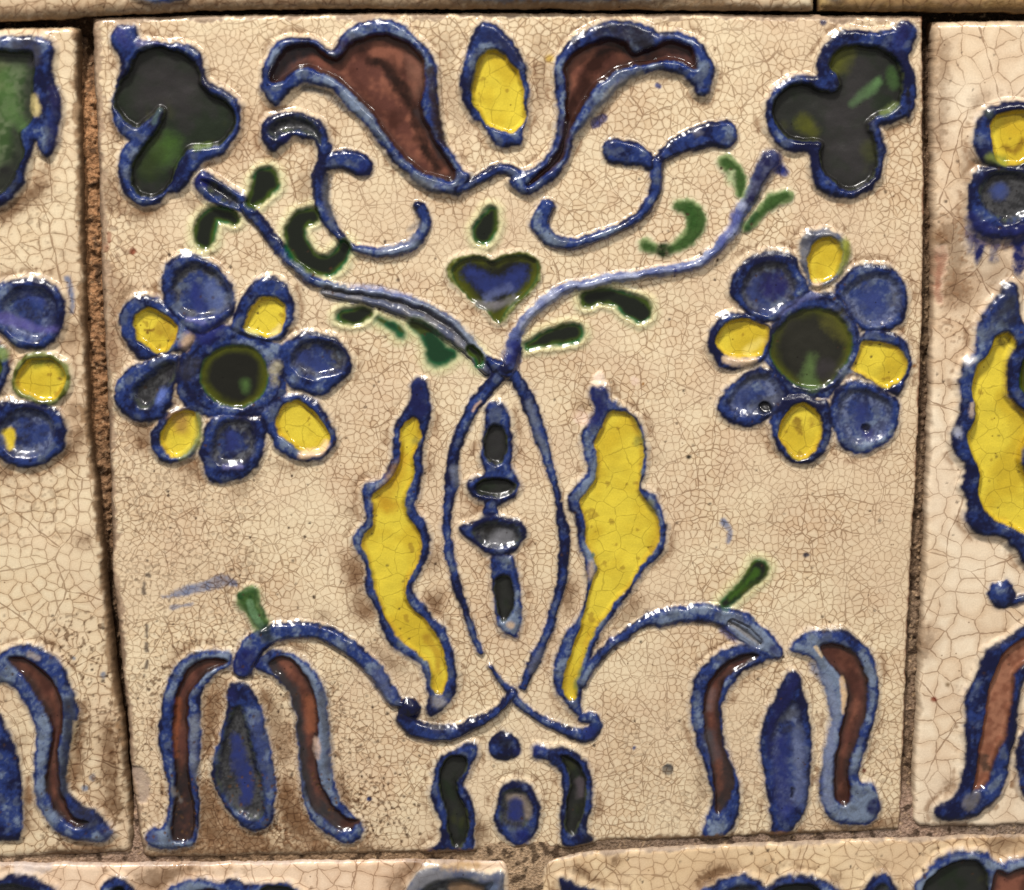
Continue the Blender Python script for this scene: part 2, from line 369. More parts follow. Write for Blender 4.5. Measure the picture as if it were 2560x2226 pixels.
        if paint == 'bleed':
            c = lerpc(S(140, 160, 110), np.broadcast_to(S(30, 88, 52), sh), ss(-10, 7, d+(vn(X, Y, 20, 56)-.5)*12))
            c = lerpc(c, np.broadcast_to(S(18, 46, 26), sh), ss(5, 18, d+(vn(X, Y, 26, 57)-.5)*14)*.85)
            return lerpc(c, np.broadcast_to(S(58, 64, 14), sh), ss(.5, .68, vn(X, Y, 30, 58))*ss(3, 10, d)*.8)
    def stroke(self, pts, pid=0, hr=13, paint='blue', thin=.15, deep=0., groove=0., gpaint=None, off=0., soft=3.0, halo=.2, rise=None, lab=True):
        """a raised brushed line of changing width; groove > 0 scoops it out along its length"""
        P = smooth(T(pts) if isinstance(pts, str) else pts, False)
        w = self.win(P, P[:, 2].max()/2+30)
        if w is None: return
        x, y, X, Y = self.wx[w], self.wy[w], self.X[w], self.Y[w]
        d, hw, sg = sd_stroke(x, y, P); Z = self.Zh[w]; C = self.C[w]
        n = (vn(X, Y, 6, 61)-.5)*4+(vn(X, Y, 13, 62)-.5)*4
        out = np.clip(-d, 0, None)
        C = lerpc(C, np.broadcast_to(S(240, 226, 198), C.shape), np.exp(-(out/8)**2)*halo*ss(.5, .85, self.ck[w]))  # lit slope beside the brushed line, painted as a pale rim
        r = ss(-7, np.minimum(hw*.85, rise or 14), d)
        tgt = self.base[w]*.5+hr*r*(.80+.40*fbm(X, Y, 90, 63, 2))
        if groove:
            g = np.exp(-((sg-off)/.42)**2)*ss(0, hw*.5, d); tgt = tgt-groove*hr*g
            Z = np.where(r > .3, lerp(Z, tgt, ss(.3, .6, r)), Z+(np.maximum(Z, tgt)-Z)*ss(0, .2, r))
        elif hr >= 0: Z = Z+(np.maximum(Z, tgt)-Z)*ss(0, .2, r)
        else: Z = lerp(Z, self.base[w]*.5+hr, ss(-4, 9, d))
        B = self.paint_of(paint, X, Y, thin*r*1.6-.08, deep+.28*np.exp(-((d-3)/5)**2), d)
        if groove and gpaint is not None:
            B = lerpc(B, np.broadcast_to(gpaint, B.shape), ss(.45, .8, g+(n*.03)))
        a = np.maximum(ss(-soft-1, soft, d+n), .28*ss(-12, 0, d+n*1.5))
        self.C[w] = lerpc(C, B, a); self.Zh[w] = Z+a*((vn(X, Y, 7, 64)-.5)*1.0+(vn(X, Y, 18, 65)-.5)*1.8)
        self.ck[w] = lerp(self.ck[w], .3, a); self.mt[w] = lerp(self.mt[w], .06, a); self.ye[w] *= 1-a
        if lab: self.lab[w][d > -5] = pid
    def drop(self, pts, pid, depth=-4, soft=6.5, paint='drop', rim=3.5):
        """a puddle of copper-green glaze, sunk, with a pale swollen rim"""
        P = smooth(T(pts), False); w = self.win(P, P[:, 2].max()/2+40)
        if w is None: return
        x, y, X, Y = self.wx[w], self.wy[w], self.X[w], self.Y[w]
        d, hw, sg = sd_stroke(x, y, P); d = d+4
        rimm = np.exp(-((d+7)/8)**2)*rim
        self.Zh[w] = lerp(self.Zh[w]+rimm, self.base[w]*.5+depth, ss(-3, 9, d))
        C = lerpc(self.C[w], np.broadcast_to(S(206, 210, 158), self.C[w].shape), ss(-30, -2, d)*.55*ss(.5, .85, self.ck[w]))
        n = (vn(X, Y, 8, 71)-.5)*5
        a = ss(-soft, soft, d+n)
        self.C[w] = lerpc(C, self.paint_of(paint, X, Y, 0, 0, d), a)
        self.ck[w] = self.ck[w]*lerp(1, .05, a)*lerp(1, .7, ss(-30, -2, d)); self.mt[w] *= 1-a
        self.lab[w][d > -2] = pid
    def tint(self, pts, rgb, amt=1., soft=6, noise=5, matte=None, ck=None, z=0., ns=9, ground=False):
        """pigment, wear, painted shade or glint (dabs, veins, smears, grime, chips)"""
        P = smooth(T(pts) if isinstance(pts, str) else pts, False); w = self.win(P, P[:, 2].max()/2+soft*3+noise+6)
        if w is None: return
        X, Y = self.X[w], self.Y[w]; d, hw, sg = sd_stroke(self.wx[w], self.wy[w], P); d = d+hw*.15
        a = ss(-soft, soft, d+(fbm(X, Y, ns*2.2, self.seed+81)-.5)*noise*1.5+(vn(X, Y, 4, 82)-.5)*noise*.7)*amt
        if P[:, 2].max() > 13: a = np.clip(a*(.55+.85*fbm(X, Y, 20, self.seed+84)), 0, 1)
        if ground: a = a*ss(.45, .9, self.ck[w])
        self.C[w] = lerpc(self.C[w], np.broadcast_to(rgb, self.C[w].shape), a)
        if matte is not None: self.mt[w] = lerp(self.mt[w], matte, a)
        if ck is not None: self.ck[w] = lerp(self.ck[w], ck, a)
        if z: self.Zh[w] += z*a
    def dirt(self, pts, amt=.6, rgb=DIRT, soft=9, noise=16):
        q = T(pts) if isinstance(pts, str) else pts
        self.tint([(a, b, c*1.7+8) for a, b, c in q], S(146, 112, 82), min(.9, amt*.72), 22, 9, ns=14, ground=True)  # soft tan stain, also the broad shading beside reliefs put into colour
        self.tint(q, rgb, min(.9, amt*.9), soft, noise*1.3, matte=.45, ns=6, ground=True)
    def specks(self, n, box, seed, rgb=S(62, 42, 28), r=(2.2, 4.6), power=1.0):
        q = np.random.default_rng(seed); x0, y0, x1, y1 = box
        for i in range(n):
            cx = x0+(x1-x0)*q.random()**power; cy = y1-(y1-y0)*q.random()**power; rr = r[0]+(r[1]-r[0])*q.random()**2
            w = self.win(np.array([[cx, cy]]), rr+7)
            if w is None: continue
            d = np.hypot(self.X[w]-cx, (self.Y[w]-cy)*(.8+.4*q.random()))+(vn(self.X[w], self.Y[w], 4, 83)-.5)*3
            a = (1-ss(rr*.5, rr+1.6, d))*(.45+.5*q.random())
            self.C[w] = lerpc(self.C[w], np.broadcast_to(rgb, self.C[w].shape), a); self.Zh[w] -= a*1.2
    def grit(self, x0, y0, x1, y1, amt, rgb=DIRT, s=6):
        w = self.win(np.array([[x0, y0], [x1, y1]]), 0)
        if w is None: return
        X, Y = self.X[w], self.Y[w]; f = ss(0, 70, np.minimum(np.minimum(X-x0, x1-X), np.minimum(Y-y0, y1-Y)))
        a = ss(.60, .70, vn(X, Y, s, self.seed+85)*.65+fbm(X, Y, 50, self.seed+86)*.35)*f*amt*ss(.35, .8, self.ck[w])
        self.C[w] = lerpc(self.C[w], np.broadcast_to(rgb, self.C[w].shape), a); self.mt[w] = lerp(self.mt[w], .7, a); self.Zh[w] += a*.8
    def edge(self, k, width, rgb, amt, seed, matte=.7):
        """worn glaze along one edge: bare clay or grime, ragged inwards"""
        d = self.de[k]; n = fbm(self.X, self.Y, 44, seed)*.7+vn(self.X, self.Y, 8, seed+1)*.3
        a = ss(-5, 5, width*(n*2.6-.6)-d)*amt
        self.C = lerpc(self.C, np.broadcast_to(rgb, self.C.shape)*(.8+.4*vn(self.X, self.Y, 5, seed+2))[..., None], a)
        self.ck = self.ck*(1-a*.8); self.mt = lerp(self.mt, matte, a)
        self.Zh = self.Zh-a*2.0
    def build(self):
        q = 0
        for d, R in zip(self.de, self.radius): q = q+np.clip(1-d/R, 0, 1)**2
        q = np.minimum(np.sqrt(q), .995)
        Z = self.Zh - max(self.radius)*.0 - np.mean(self.radius)*(1-np.sqrt(1-q*q))
        X, Y, C = self.X, self.Y, self.C
        bl = ss(.25, .7, (C[..., 2]-C[..., 0])/(C.max(-1)+1e-4)); lum = (C@np.array([.25, .6, .15]))[..., None]
        C = lerpc(C, (lum+(C-lum)*.93)*.95, bl)
        # the tile's sides, down into the mortar
        X, Y, Z = (np.pad(a, 3, mode='edge') for a in (X, Y, Z))
        C = np.pad(C, ((3, 3), (3, 3), (0, 0)), mode='edge')
        G = np.stack([np.pad(a, 3, mode='edge') for a in (self.ck, self.mt, self.ye)], -1)
        nv, nu = Z.shape
        ring = np.zeros(Z.shape, int)
        for k in (3, 2, 1):
            m = np.zeros(Z.shape, bool); m[:k] = m[-k:] = True; m[:, :k] = m[:, -k:] = True; ring[m] = 4-k
        drop = np.array([0, 16, 50, 150.])[ring]
        Z = Z-drop
        sidecol = lerpc(S(120, 92, 66), np.broadcast_to(S(74, 54, 40), C.shape), ss(.35, .65, fbm(X, Y+Z, 30, self.seed+90)))
        C = lerpc(C, sidecol, ss(.4, 1.6, ring.astype(float))); G[..., 0] *= ring < 1; G[..., 1] = np.where(ring > 0, .85, G[..., 1])
        jit = (fbm(X+Z*1.7, Y-Z*1.3, 14, self.seed+91)-.5)*6*(ring > 0)
        xw, zw = wall(X+jit, Y+jit)
        V = np.stack([xw, -(self.z0+Z)*U, zw], -1)
        lab = np.pad(self.lab, 3, mode='constant')
        cx, cz = wall(np.array([X.mean()]), np.array([Y.max()])); base = np.array([cx[0], 0, cz[0]])
        V = V-base
        # normals
        e1 = V[1:, 1:]-V[:-1, :-1]; e2 = V[1:, :-1]-V[:-1, 1:]
        fn = np.cross(e2, e1)*1e6
        Nn = np.zeros(V.shape)
        for a in (slice(0, -1), slice(1, None)):
            for b in (slice(0, -1), slice(1, None)): Nn[a, b] += fn
        Nn /= np.linalg.norm(Nn, axis=-1, keepdims=True)+1e-12
        if Nn[nv//2, nu//2, 1] > 0: Nn = -Nn
        idx = np.arange(nv*nu).reshape(nv, nu)
        F = np.stack([idx[1:, :-1], idx[1:, 1:], idx[:-1, 1:], idx[:-1, :-1]], -1).reshape(-1, 4)
        fl = lab[:-1, :-1].reshape(-1)
        V = V.reshape(-1, 3); Nn = Nn.reshape(-1, 3); C = C.reshape(-1, 3); G = G.reshape(-1, 3)
        root = bpy.data.objects.new('ceramic_tile', None); col.objects.link(root); root.location = base
        root.empty_display_size = .02
        root['label'] = self.label; root['category'] = 'tile'
        if self.group: root['group'] = self.group
        obs = {}
        for i, (nm, par, lb) in enumerate(self.parts):
            f = F[fl == i]
            if not len(f): print('EMPTY PART', self.label, i, nm); continue
            vid, inv = np.unique(f, return_inverse=True); inv = inv.reshape(-1)
            me = bpy.data.meshes.new(nm)
            me.vertices.add(len(vid)); me.vertices.foreach_set('co', V[vid].astype(np.float32).ravel())
            me.loops.add(len(inv)); me.loops.foreach_set('vertex_index', inv.astype(np.int32))
            me.polygons.add(len(f)); me.polygons.foreach_set('loop_start', np.arange(0, len(inv), 4, dtype=np.int32))
            me.polygons.foreach_set('loop_total', np.full(len(f), 4, np.int32))
            me.update(calc_edges=True)
            me.polygons.foreach_set('use_smooth', np.ones(len(f), bool))
            me.normals_split_custom_set_from_vertices(Nn[vid].astype(np.float32))
            for an, arr in (('pigment', C), ('glaze', G)):
                at = me.attributes.new(an, 'FLOAT_COLOR', 'POINT')
                at.data.foreach_set('color', np.c_[np.clip(arr[vid], 0, 1), np.ones(len(vid))].astype(np.float32).ravel())
            me.materials.append(self.mat)
            o = bpy.data.objects.new(nm, me); col.objects.link(o)
            o.parent = obs[par] if par and par in obs else root
            if lb: o['label'] = lb
            obs[i] = o
        return root
# ------------------------------------------------------------------ the middle tile
CENTRE_E = ('Z 230,44 486,38 957,33 1457,33 2057,36 2309,40', 'Z 2309,40 2312,428 2307,774 2293,1199 2279,1380 2265,1731 2254,2005 2250,2078',
            'Z 358,2147 631,2144 971,2136 1105,2134 1425,2124 1498,2111 1752,2099 2250,2078', 'Z 230,44 236,214 240,312 252,645 263,912 272,1046 281,1430 308,1694 321,1828 330,1962 353,2113 358,2147')
t = Tile('complete square cream tile with two blue flowers and two yellow leaves, in the middle',
         *CENTRE_E, step=2.6, z0=0, radius=(16, 9, 12, 14), cell=17, seed=1, group='relief tiles set in the wall')
P = t.part
# trefoil leaves in the upper corners
a = P('trefoil_leaf', None, 'left trefoil leaf with a blue outline'); b = P('leaf_blade', a, 'black green glaze pool of the trefoil')
t.closed('A 215,270 250,200 300,165 360,160 395,200 415,255 450,275 590,290 700,290 790,320 850,390 875,480 880,545 950,590 1040,640 1105,700 1130,780 1120,880 1085,980 1040,1060 960,1110 880,1150 800,1220 770,1290 700,1350 620,1370 590,1400 510,1440 420,1440 340,1390 290,1310 270,1210 275,1090 310,1020 345,985 300,950 250,880 225,790 230,700 245,610 265,540 280,470 275,390 240,340',
  [('A 375,420 400,370 470,335 560,330 660,345 750,385 810,440 840,520 850,590 920,650 1010,690 1070,760 1090,850 1060,940 1000,1010 920,1030 820,1030 750,1050 720,1100 670,1200 640,1290 580,1360 500,1390 410,1360 365,1280 355,1190 390,1110 450,1010 520,920 570,840 590,790 560,755 520,800 460,850 400,885 330,860 270,800 245,720 250,640 290,560 340,500', 'black', b)], a, floor=-5)
t.tint('A 590,1070,170 620,1010,130', S(58, 84, 34), .85, 22, 10); t.tint('A 480,1180,130 520,1080,120', S(42, 54, 20), .7, 20, 8)
t.tint('A 820,1030,40 900,1020,40', S(88, 110, 40), .6, 6, 3)  # small green glint painted into the pool
t.tint('A 290,230,90 330,300,60', S(52, 52, 120), .5, 14, 6); t.tint('A 420,300,40 540,310,30', S(70, 62, 120), .5, 6, 3)
t.tint('A 560,770,30 520,850,26', S(96, 124, 120), .6, 5, 2)
t.tint('A 540,640,330 700,640,300', S(50, 46, 48), .55, 40, 12)
a = P('trefoil_leaf', None, 'right trefoil leaf with a blue outline'); b = P('leaf_blade', a, 'black green glaze pool of the trefoil')
t.closed('D 1660,250 1640,180 1580,135 1530,145 1490,190 1420,210 1330,215 1230,200 1130,210 1050,260 990,350 950,440 940,530 850,525 750,550 660,620 605,700 585,800 600,900 650,980 700,1040 780,1075 880,1080 900,1180 930,1280 990,1350 1080,1385 1200,1385 1310,1345 1400,1250 1430,1150 1440,1040 1410,930 1400,890 1480,865 1560,830 1600,830 1640,740 1655,630 1640,520 1600,420 1620,350',
  [('D 1050,430 1090,360 1180,320 1300,315 1410,345 1480,390 1530,450 1555,550 1550,650 1530,730 1460,780 1370,820 1320,870 1350,950 1380,1050 1385,1150 1340,1250 1260,1310 1160,1330 1070,1280 1000,1210 970,1120 990,1030 960,1000 860,1000 760,975 690,910 645,820 650,720 710,640 800,590 890,580 960,620 1060,640 1110,600 1090,520 1050,480', 'black', b)], a, floor=-5, deep=.12)
t.tint('D 1130,440,130 1180,370,90', S(84, 86, 24), .7, 14, 8); t.tint('D 1215,725,40 1290,660,64 1390,570,44', S(92, 128, 78), .8, 9, 4)
t.tint('D 880,870,120 940,920,70', S(78, 80, 20), .75, 14, 8); t.tint('D 1480,500,60 1490,600,60', S(60, 88, 44), .7, 8, 5); t.tint('D 1500,740,50 1420,790,40', S(104, 118, 70), .6, 7, 4)
t.tint('D 1310,1050,90 1330,1100,60', S(62, 66, 18), .6, 12, 6)
t.tint('D 1140,830,280 1180,1150,230 1250,480,160', S(54, 50, 52), .5, 34, 10)
t.tint('D 1560,200,90 1520,300,80', S(30, 28, 88), .6, 16, 6); t.stroke('D 1580,620,18 1590,720,18 1585,820,14', a, hr=15, paint='navy')
# crowning lily: two brown petals and a yellow bud
lily = P('lily_flower'); p1 = P('petal', lily, 'left brown petal curling out'); p2 = P('petal', lily, 'right brown petal curling out'); bud = P('bud', lily, 'yellow bud between the petals')
t.closed('B 150,560 160,470 190,390 230,320 290,275 380,260 480,265 550,290 600,330 650,345 690,270 750,205 850,155 960,135 1070,140 1160,185 1230,250 1290,310 1340,370 1370,450 1385,560 1395,700 1400,800 1420,920 1450,1010 1500,1090 1560,1180 1610,1210 1600,1290 1560,1350 1520,1370 1430,1360 1350,1350 1270,1310 1180,1240 1080,1140 1000,1030 900,920 830,830 770,780 700,690 600,620 500,600 420,600 360,640 310,680 270,735 230,735 180,690 145,630',
  [('B 230,480 270,400 340,340 430,315 510,320 570,360 640,400 700,400 760,320 850,270 960,245 1070,255 1170,295 1240,350 1290,430 1295,540 1280,660 1270,760 1320,880 1370,980 1430,1080 1500,1170 1520,1220 1480,1270 1380,1250 1270,1210 1170,1120 1070,1020 990,900 910,790 800,680 700,590 610,530 520,490 430,485 340,530 270,590 220,570', 'brown', p1)], p1, hr=19, thin=.22, floor=-5)
t.tint('B 260,500,90 400,380,110 500,370,60', S(46, 40, 44), .9, 14, 8); t.tint('B 580,400,60 700,420,80', S(40, 20, 16), .7, 14, 8); t.tint('B 560,450,50 500,410,40', S(112, 66, 54), .7, 8, 6)
t.tint('B 900,430,50 1000,450,60 1080,560,70 1190,700,66 1235,830,66 1270,950,60 1310,1080,50 1380,1180,44', S(34, 16, 10), .92, 8, 7); t.tint('B 1200,400,90 1240,560,80 1230,660,50', S(126, 86, 70), .6, 14, 8); t.tint('B 1240,780,46 1310,900,40 1400,1080,40', S(52, 40, 40), .8, 8, 5)
t.tint('B 1330,480,50 1350,650,60 1380,850,55 1430,1010,40', S(40, 26, 22), .85, 7, 7)
t.tint('B 720,330,60 850,270,40 1000,270,50', S(56, 28, 20), .6, 12, 9); t.tint('B 780,520,60 900,700,60 1080,870,70', S(60, 28, 18), .45, 14, 12)  # begins with dark shading under the petal's upper edge, put into colour
t.tint('B 450,620,50 560,640,50 660,700,50 740,770,40', S(98, 96, 94), .75, 6, 5)  # grey glaze and the shadow area below the petal, painted in
t.tint('B 1150,1230,40 1260,1290,60 1380,1330,40', S(112, 110, 104), .6, 7, 5)
t.closed('C 600,1370 500,1320 470,1250 560,1210 650,1170 720,1110 780,1020 810,920 820,820 810,700 800,600 795,500 810,420 850,350 910,280 990,230 1080,180 1180,145 1300,140 1400,155 1480,190 1530,225 1620,215 1720,240 1780,265 1840,310 1890,390 1920,470 1920,560 1890,640 1850,680 1790,660 1760,600 1710,560 1660,530 1560,510 1450,520 1360,550 1280,600 1200,680 1130,740 1060,820 1000,890 950,970 910,1080 870,1170 800,1260 720,1330 660,1360',
  [('C 610,1285 660,1240 740,1170 800,1090 850,990 870,900 880,800 875,700 870,600 865,500 900,420 980,350 1080,300 1190,270 1290,300 1350,370 1430,350 1510,320 1600,295 1700,310 1760,350 1790,420 1800,480 1740,480 1680,450 1590,430 1480,440 1370,460 1260,490 1150,560 1080,620 1020,720 970,800 920,900 880,1000 850,1110 790,1180 700,1250 640,1290', 'brown', p2)], p2, hr=19, thin=.18, floor=-5)
t.tint('C 1120,230,100 1300,230,120 1440,260,110', S(28, 26, 44), .85, 14, 8); t.tint('C 1350,330,90 1450,330,90', S(26, 24, 34), .95, 10, 8)
t.tint('C 1290,320,60 1170,370,80 1070,470,84 1000,600,80 930,760,66 900,860,50', S(42, 18, 10), .92, 9, 7); t.tint('C 880,880,60 860,1020,60 760,1180,50', S(62, 48, 50), .8, 10, 6)
t.tint('C 1560,330,50 1700,380,80 1760,430,60', S(58, 40, 40), .75, 12, 6)
t.tint('C 960,960,40 1080,790,40 1230,620,50 1400,520,40', S(150, 146, 132), .55, 6, 6)
t.stroke('C 130,1330,80 230,1280,80 310,1230,80 400,1180,80 480,1185,90 540,1240,100 590,1330,80', lily, hr=15, deep=.1)
t.closed('C 340,150 390,165 450,220 510,290 560,360 600,450 620,560 630,680 620,800 590,920 560,1010 500,1035 430,1045 370,1010 340,960 290,890 220,820 170,740 140,640 145,540 170,420 200,320 230,220 270,160 300,140',
  [('C 380,350 440,380 490,440 540,510 580,600 595,720 600,820 560,890 490,935 410,910 330,880 270,800 230,710 225,620 245,520 270,420 310,370', 'yellow', bud)], bud, hr=17, deep=.12, thin=.2)
t.tint('C 350,250,100 430,300,80 520,420,50', S(24, 28, 66), .8, 12, 6); t.tint('C 260,380,60 230,520,50 210,620,40', S(22, 24, 50), .7, 8, 6)
# scroll tendrils
a = P('scroll_tendril', None, 'left blue scroll tendril')
t.stroke('B 600,1040,100 580,1150,95 555,1280,120 575,1420,115 630,1560,88 720,1680,68 850,1750,64 1000,1765,74 1150,1745,84 1250,1680,84 1295,1580,84 1280,1490,104 1250,1440,74', a, hr=15)
t.closed('B 150,930 150,870 200,820 300,785 400,780 500,810 580,870 620,950 635,1040 630,1110 560,1120 540,1040 510,980 430,970 370,960 340,1000 300,1030 250,1070 200,1050 160,990', [('B 215,915 245,860 320,822 420,822 500,860 555,935 575,1010 530,960 470,922 380,912 300,930 250,960', 'slate', a)], a, hr=15, floor=2)
t.tint('B 620,1250,50 610,1380,50 650,1530,30', S(88, 90, 98), .7, 7, 5, z=-3); t.tint('B 1000,1740,40 1150,1720,44 1230,1660,40', S(128, 134, 152), .55, 7, 6)
t.stroke('B 590,1150,110 690,1120,140 790,1130,165 850,1165,160', a, hr=13, deep=.12)
t.tint('B 320,970,60', S(22, 26, 86), .8, 6, 4); t.tint('B 870,1190,90', S(22, 32, 96), .6, 12, 5)
t.tint('B 1240,1580,60 1200,1600,40', S(96, 98, 108), .6, 8, 4)
a = P('scroll_tendril', None, 'right blue scroll tendril')
t.stroke('C 1230,1060,190 1350,1080,175 1450,1130,120 1520,1180,90', a, hr=12, deep=.15)
t.stroke('C 1530,1130,100 1600,1065,115 1700,1010,150 1800,975,165 1890,940,185 1990,940,200', a, hr=12, deep=.2)
t.stroke('C 1525,1140,100 1515,1250,100 1490,1370,85 1400,1500,78 1250,1600,80 1080,1665,80 920,1710,90 800,1690,105 720,1620,125 700,1530,135 750,1450,115', a, hr=16, thin=.25)
t.tint('D 120,925,50', S(128, 128, 140), .6, 8, 5); t.tint('C 1200,1010,50', S(24, 26, 74), .6, 10, 5)
# curving stems that end at the trefoils
st = P('stem', None, 'left stem from the crossing to the trefoil')
t.closed('A 800,1270 850,1205 940,1230 1050,1300 1160,1370 1190,1430 1150,1490 1050,1470 940,1430 840,1370', [('A 850,1275 950,1285 1080,1370 1145,1445 1080,1440 950,1370', 'slate', st)], st, hr=15)
t.tint('A 860,1270,90', S(24, 28, 100), .8, 10, 6)
t.stroke('A 1160,1450,90 1250,1550,100 1330,1650,100 1420,1760,90 F 60,410,90 150,510,95 250,575,80 400,605,50', st, hr=14, deep=.1)
t.stroke('F 330,640,90 450,655,110 600,680,120 800,725,135 1000,800,150 1150,890,150 1280,990,130 1380,1100,110 1450,1180,100', st, hr=15, paint='steel', groove=.8, gpaint=S(78, 76, 80), off=-.28)
t.stroke('F 380,605,35 600,640,40 820,675,50 1000,735,50 1150,810,50 1280,920,50 1370,1030,50 1450,1120,60', st, hr=15, paint='pale')
t.tint('F 500,600,30 690,620,40 900,680,30', S(96, 108, 160), .6, 6, 6)
sr = P('stem', None, 'right stem from the crossing to the upper right')
t.stroke('G 480,1170,120 510,1080,110 525,980,90 540,920,80 600,830,75 700,730,75 800,660,80 900,610,78 1050,575,74 1200,552,72 1400,522,68 1600,492,66 1790,452,68 H 220,210,76 300,130,76 370,50,80 D 420,1500,85 480,1400,100 530,1300,110 580,1200,130 630,1130,145', sr, hr=17, paint='lilac')
t.tint('D 640,1110,130 560,1230,110 490,1390,90', S(24, 24, 66), .9, 8, 6); t.tint('D 690,1180,70 730,1210,50', S(36, 46, 116), .9, 6, 4)
t.tint('G 500,1150,110 510,1060,110 540,1000,60', S(34, 44, 112), .95, 9, 7); t.tint('G 560,1020,40 530,1120,60', S(20, 20, 66), .8, 8, 5); t.tint('D 390,1500,60 350,1600,50 290,1700,40', S(70, 78, 142), .7, 8, 6)
t.tint('G 1640,470,12 1645,530,14', S(30, 40, 110), .9, 2, 2)
# crossing and the pointed loop below it
lp = P('vine_loop', None, 'blue pointed loop crossing above and below'); 
t.stroke('G 340,1120,70 420,1170,110 480,1200,110', lp, hr=14)
t.stroke('I 1110,80,110 1020,180,98 930,290,98 860,410,92 800,550,88 765,680,92 755,800,105 745,920,90 728,1050,62 720,1200,65 735,1350,65 770,1500,65 810,1650,58 J 550,230,45 600,400,42 640,530,40 690,670,34', lp, hr=10, deep=.05)
t.stroke('I 1190,100,100 1260,230,104 1320,360,104 1370,500,98 1410,640,80 1450,780,62 1480,900,52 1500,1020,56 1530,1150,82 1542,1300,82 1532,1450,80 1510,1600,75 1470,1750,72 J 1050,530,50 1000,650,50 950,760,56 915,850,40', lp, hr=10, deep=.05)
t.stroke('J 745,745,28 800,820,36 850,880,50 900,940,46 980,1000,46 1060,1040,48 1150,1080,62 1230,1095,80 1270,1060,70 1270,1005,66 1215,1005,60', lp, hr=11, deep=.1)
t.stroke('J 855,885,50 780,960,48 680,1030,62 560,1080,80 450,1085,95 360,1060,95 300,1010,80', lp, hr=15, deep=.25)
t.tint('I 1290,300,40 1350,480,40 1400,640,30', S(100, 108, 128), .7, 6, 6); t.tint('I 780,760,60 790,880,40', S(116, 122, 140), .7, 8, 5); t.tint('I 950,290,22 900,350,16', S(206, 172, 150), .8, 3, 3)
t.tint('I 760,960,50', S(20, 22, 60), .7, 7, 4); t.tint('J 1000,660,30 960,760,34', S(96, 100, 118), .7, 5, 5); t.tint('J 470,1040,60', S(56, 50, 50), .6, 10, 6)
kb = P('berry', lp, 'glossy navy berry at the foot of the loop'); t.stroke('J 325,960,120 335,962,122', kb, hr=20, paint='navy', rise=28)
t.tint('J 1250,1080,60', S(22, 28, 96), .6, 10, 5)
# ornaments strung inside the loop
a = P('loop_ornament', None, 'upper blue ornament in the loop'); b = P('bead', a, 'upright black bead'); c = P('bead', a, 'flat black bead')
t.closed('I 990,330 1040,290 1100,300 1150,380 1170,480 1190,580 1180,680 1170,750 1200,800 1220,870 1210,940 1150,990 1080,1020 980,1000 900,960 850,890 870,840 950,810 970,770 945,680 960,560 975,440',
  [(ell('I', 1060, 590, 90, 140), 'black', b), (ell('I', 1060, 890, 145, 68), 'black', c)], a, hr=11)
t.tint('I 1060,560,100 1060,640,100', S(46, 44, 46), .6, 14, 5)
a = P('loop_ornament', None, 'lower blue ornament in the loop'); b = P('bead', a, 'flat dark bead with a painted grey reflection'); c = P('bead', a, 'long black bead')
t.stroke('I 1030,1010,100 1030,1080,100', a, hr=9, thin=.3)
t.closed('J 750,170 860,180 890,300 910,400 905,500 890,590 850,590 800,570 770,500 755,400 745,300', [('J 770,290 830,280 860,330 875,400 860,460 820,510 790,500 770,430 760,350', 'black', c)], a, hr=11, thin=.3)
t.closed('I 810,1160 900,1130 980,1080 1040,1060 1110,1090 1200,1110 1260,1160 1275,1230 1230,1300 1170,1350 1090,1370 980,1350 920,1300 850,1250 815,1210', [(ell('I', 1075, 1220, 165, 84, 4), 'slate', b)], a, hr=12)
t.tint('I 1080,1250,90 1140,1230,70', S(132, 132, 138), .55, 16, 6); t.tint('I 1010,1180,60', S(28, 26, 24), .8, 12, 6); t.tint('J 850,530,36', S(196, 172, 146), .8, 6, 4); t.tint('J 885,590,18', S(30, 36, 96), .8, 4, 3)  # grey patch on the flat bead is its glossy reflection put into colour
# yellow leaves either side of the loop
a = P('leaf', None, 'left wavy yellow leaf'); b = P('leaf_blade', a, 'yellow glaze of the leaf')
t.closed('I 530,115 585,150 600,230 610,340 600,450 560,600 550,750 545,850 520,960 500,1020 560,1100 600,1200 605,1300 580,1400 530,1490 490,1590 530,1680 600,1750 J 450,490 510,540 540,610 565,690 580,780 570,870 530,940 470,990 435,1005 410,950 430,900 420,830 400,770 370,720 310,680 230,630 185,560 170,480 140,420 110,350 105,280 90,210 50,150 40,90 I 100,1180 150,1100 130,1000 120,900 150,860 230,830 300,780 330,680 335,560 350,460 400,370 450,300 460,200 480,140',
  [('I 490,400 525,450 540,530 510,620 480,680 490,780 470,870 430,950 435,1060 480,1140 530,1210 545,1300 520,1400 470,1500 430,1640 480,1740 J 393,487 440,540 490,610 515,690 530,770 525,840 490,880 455,850 445,780 420,720 370,670 290,610 235,530 190,440 160,350 I 185,1477 150,1380 120,1290 150,1220 200,1150 205,1050 185,960 250,900 340,830 390,700 395,600 395,500 430,440', 'yellow', b)], a, hr=11, thin=.16)
t.tint('I 530,170,90 530,330,130', S(20, 24, 74), .85, 12, 6); t.tint('I 430,700,60 270,980,110 330,1020,90', S(176, 130, 26), .55, 14, 9); t.tint('I 505,570,40', S(120, 118, 60), .6, 8, 4); t.tint('J 430,600,40 480,700,36 480,780,30', S(160, 118, 30), .6, 7, 6)
t.tint('J 480,920,60', S(176, 170, 160), .5, 10, 6)
a = P('leaf', None, 'right wavy yellow leaf'); b = P('leaf_blade', a, 'yellow glaze of the leaf')
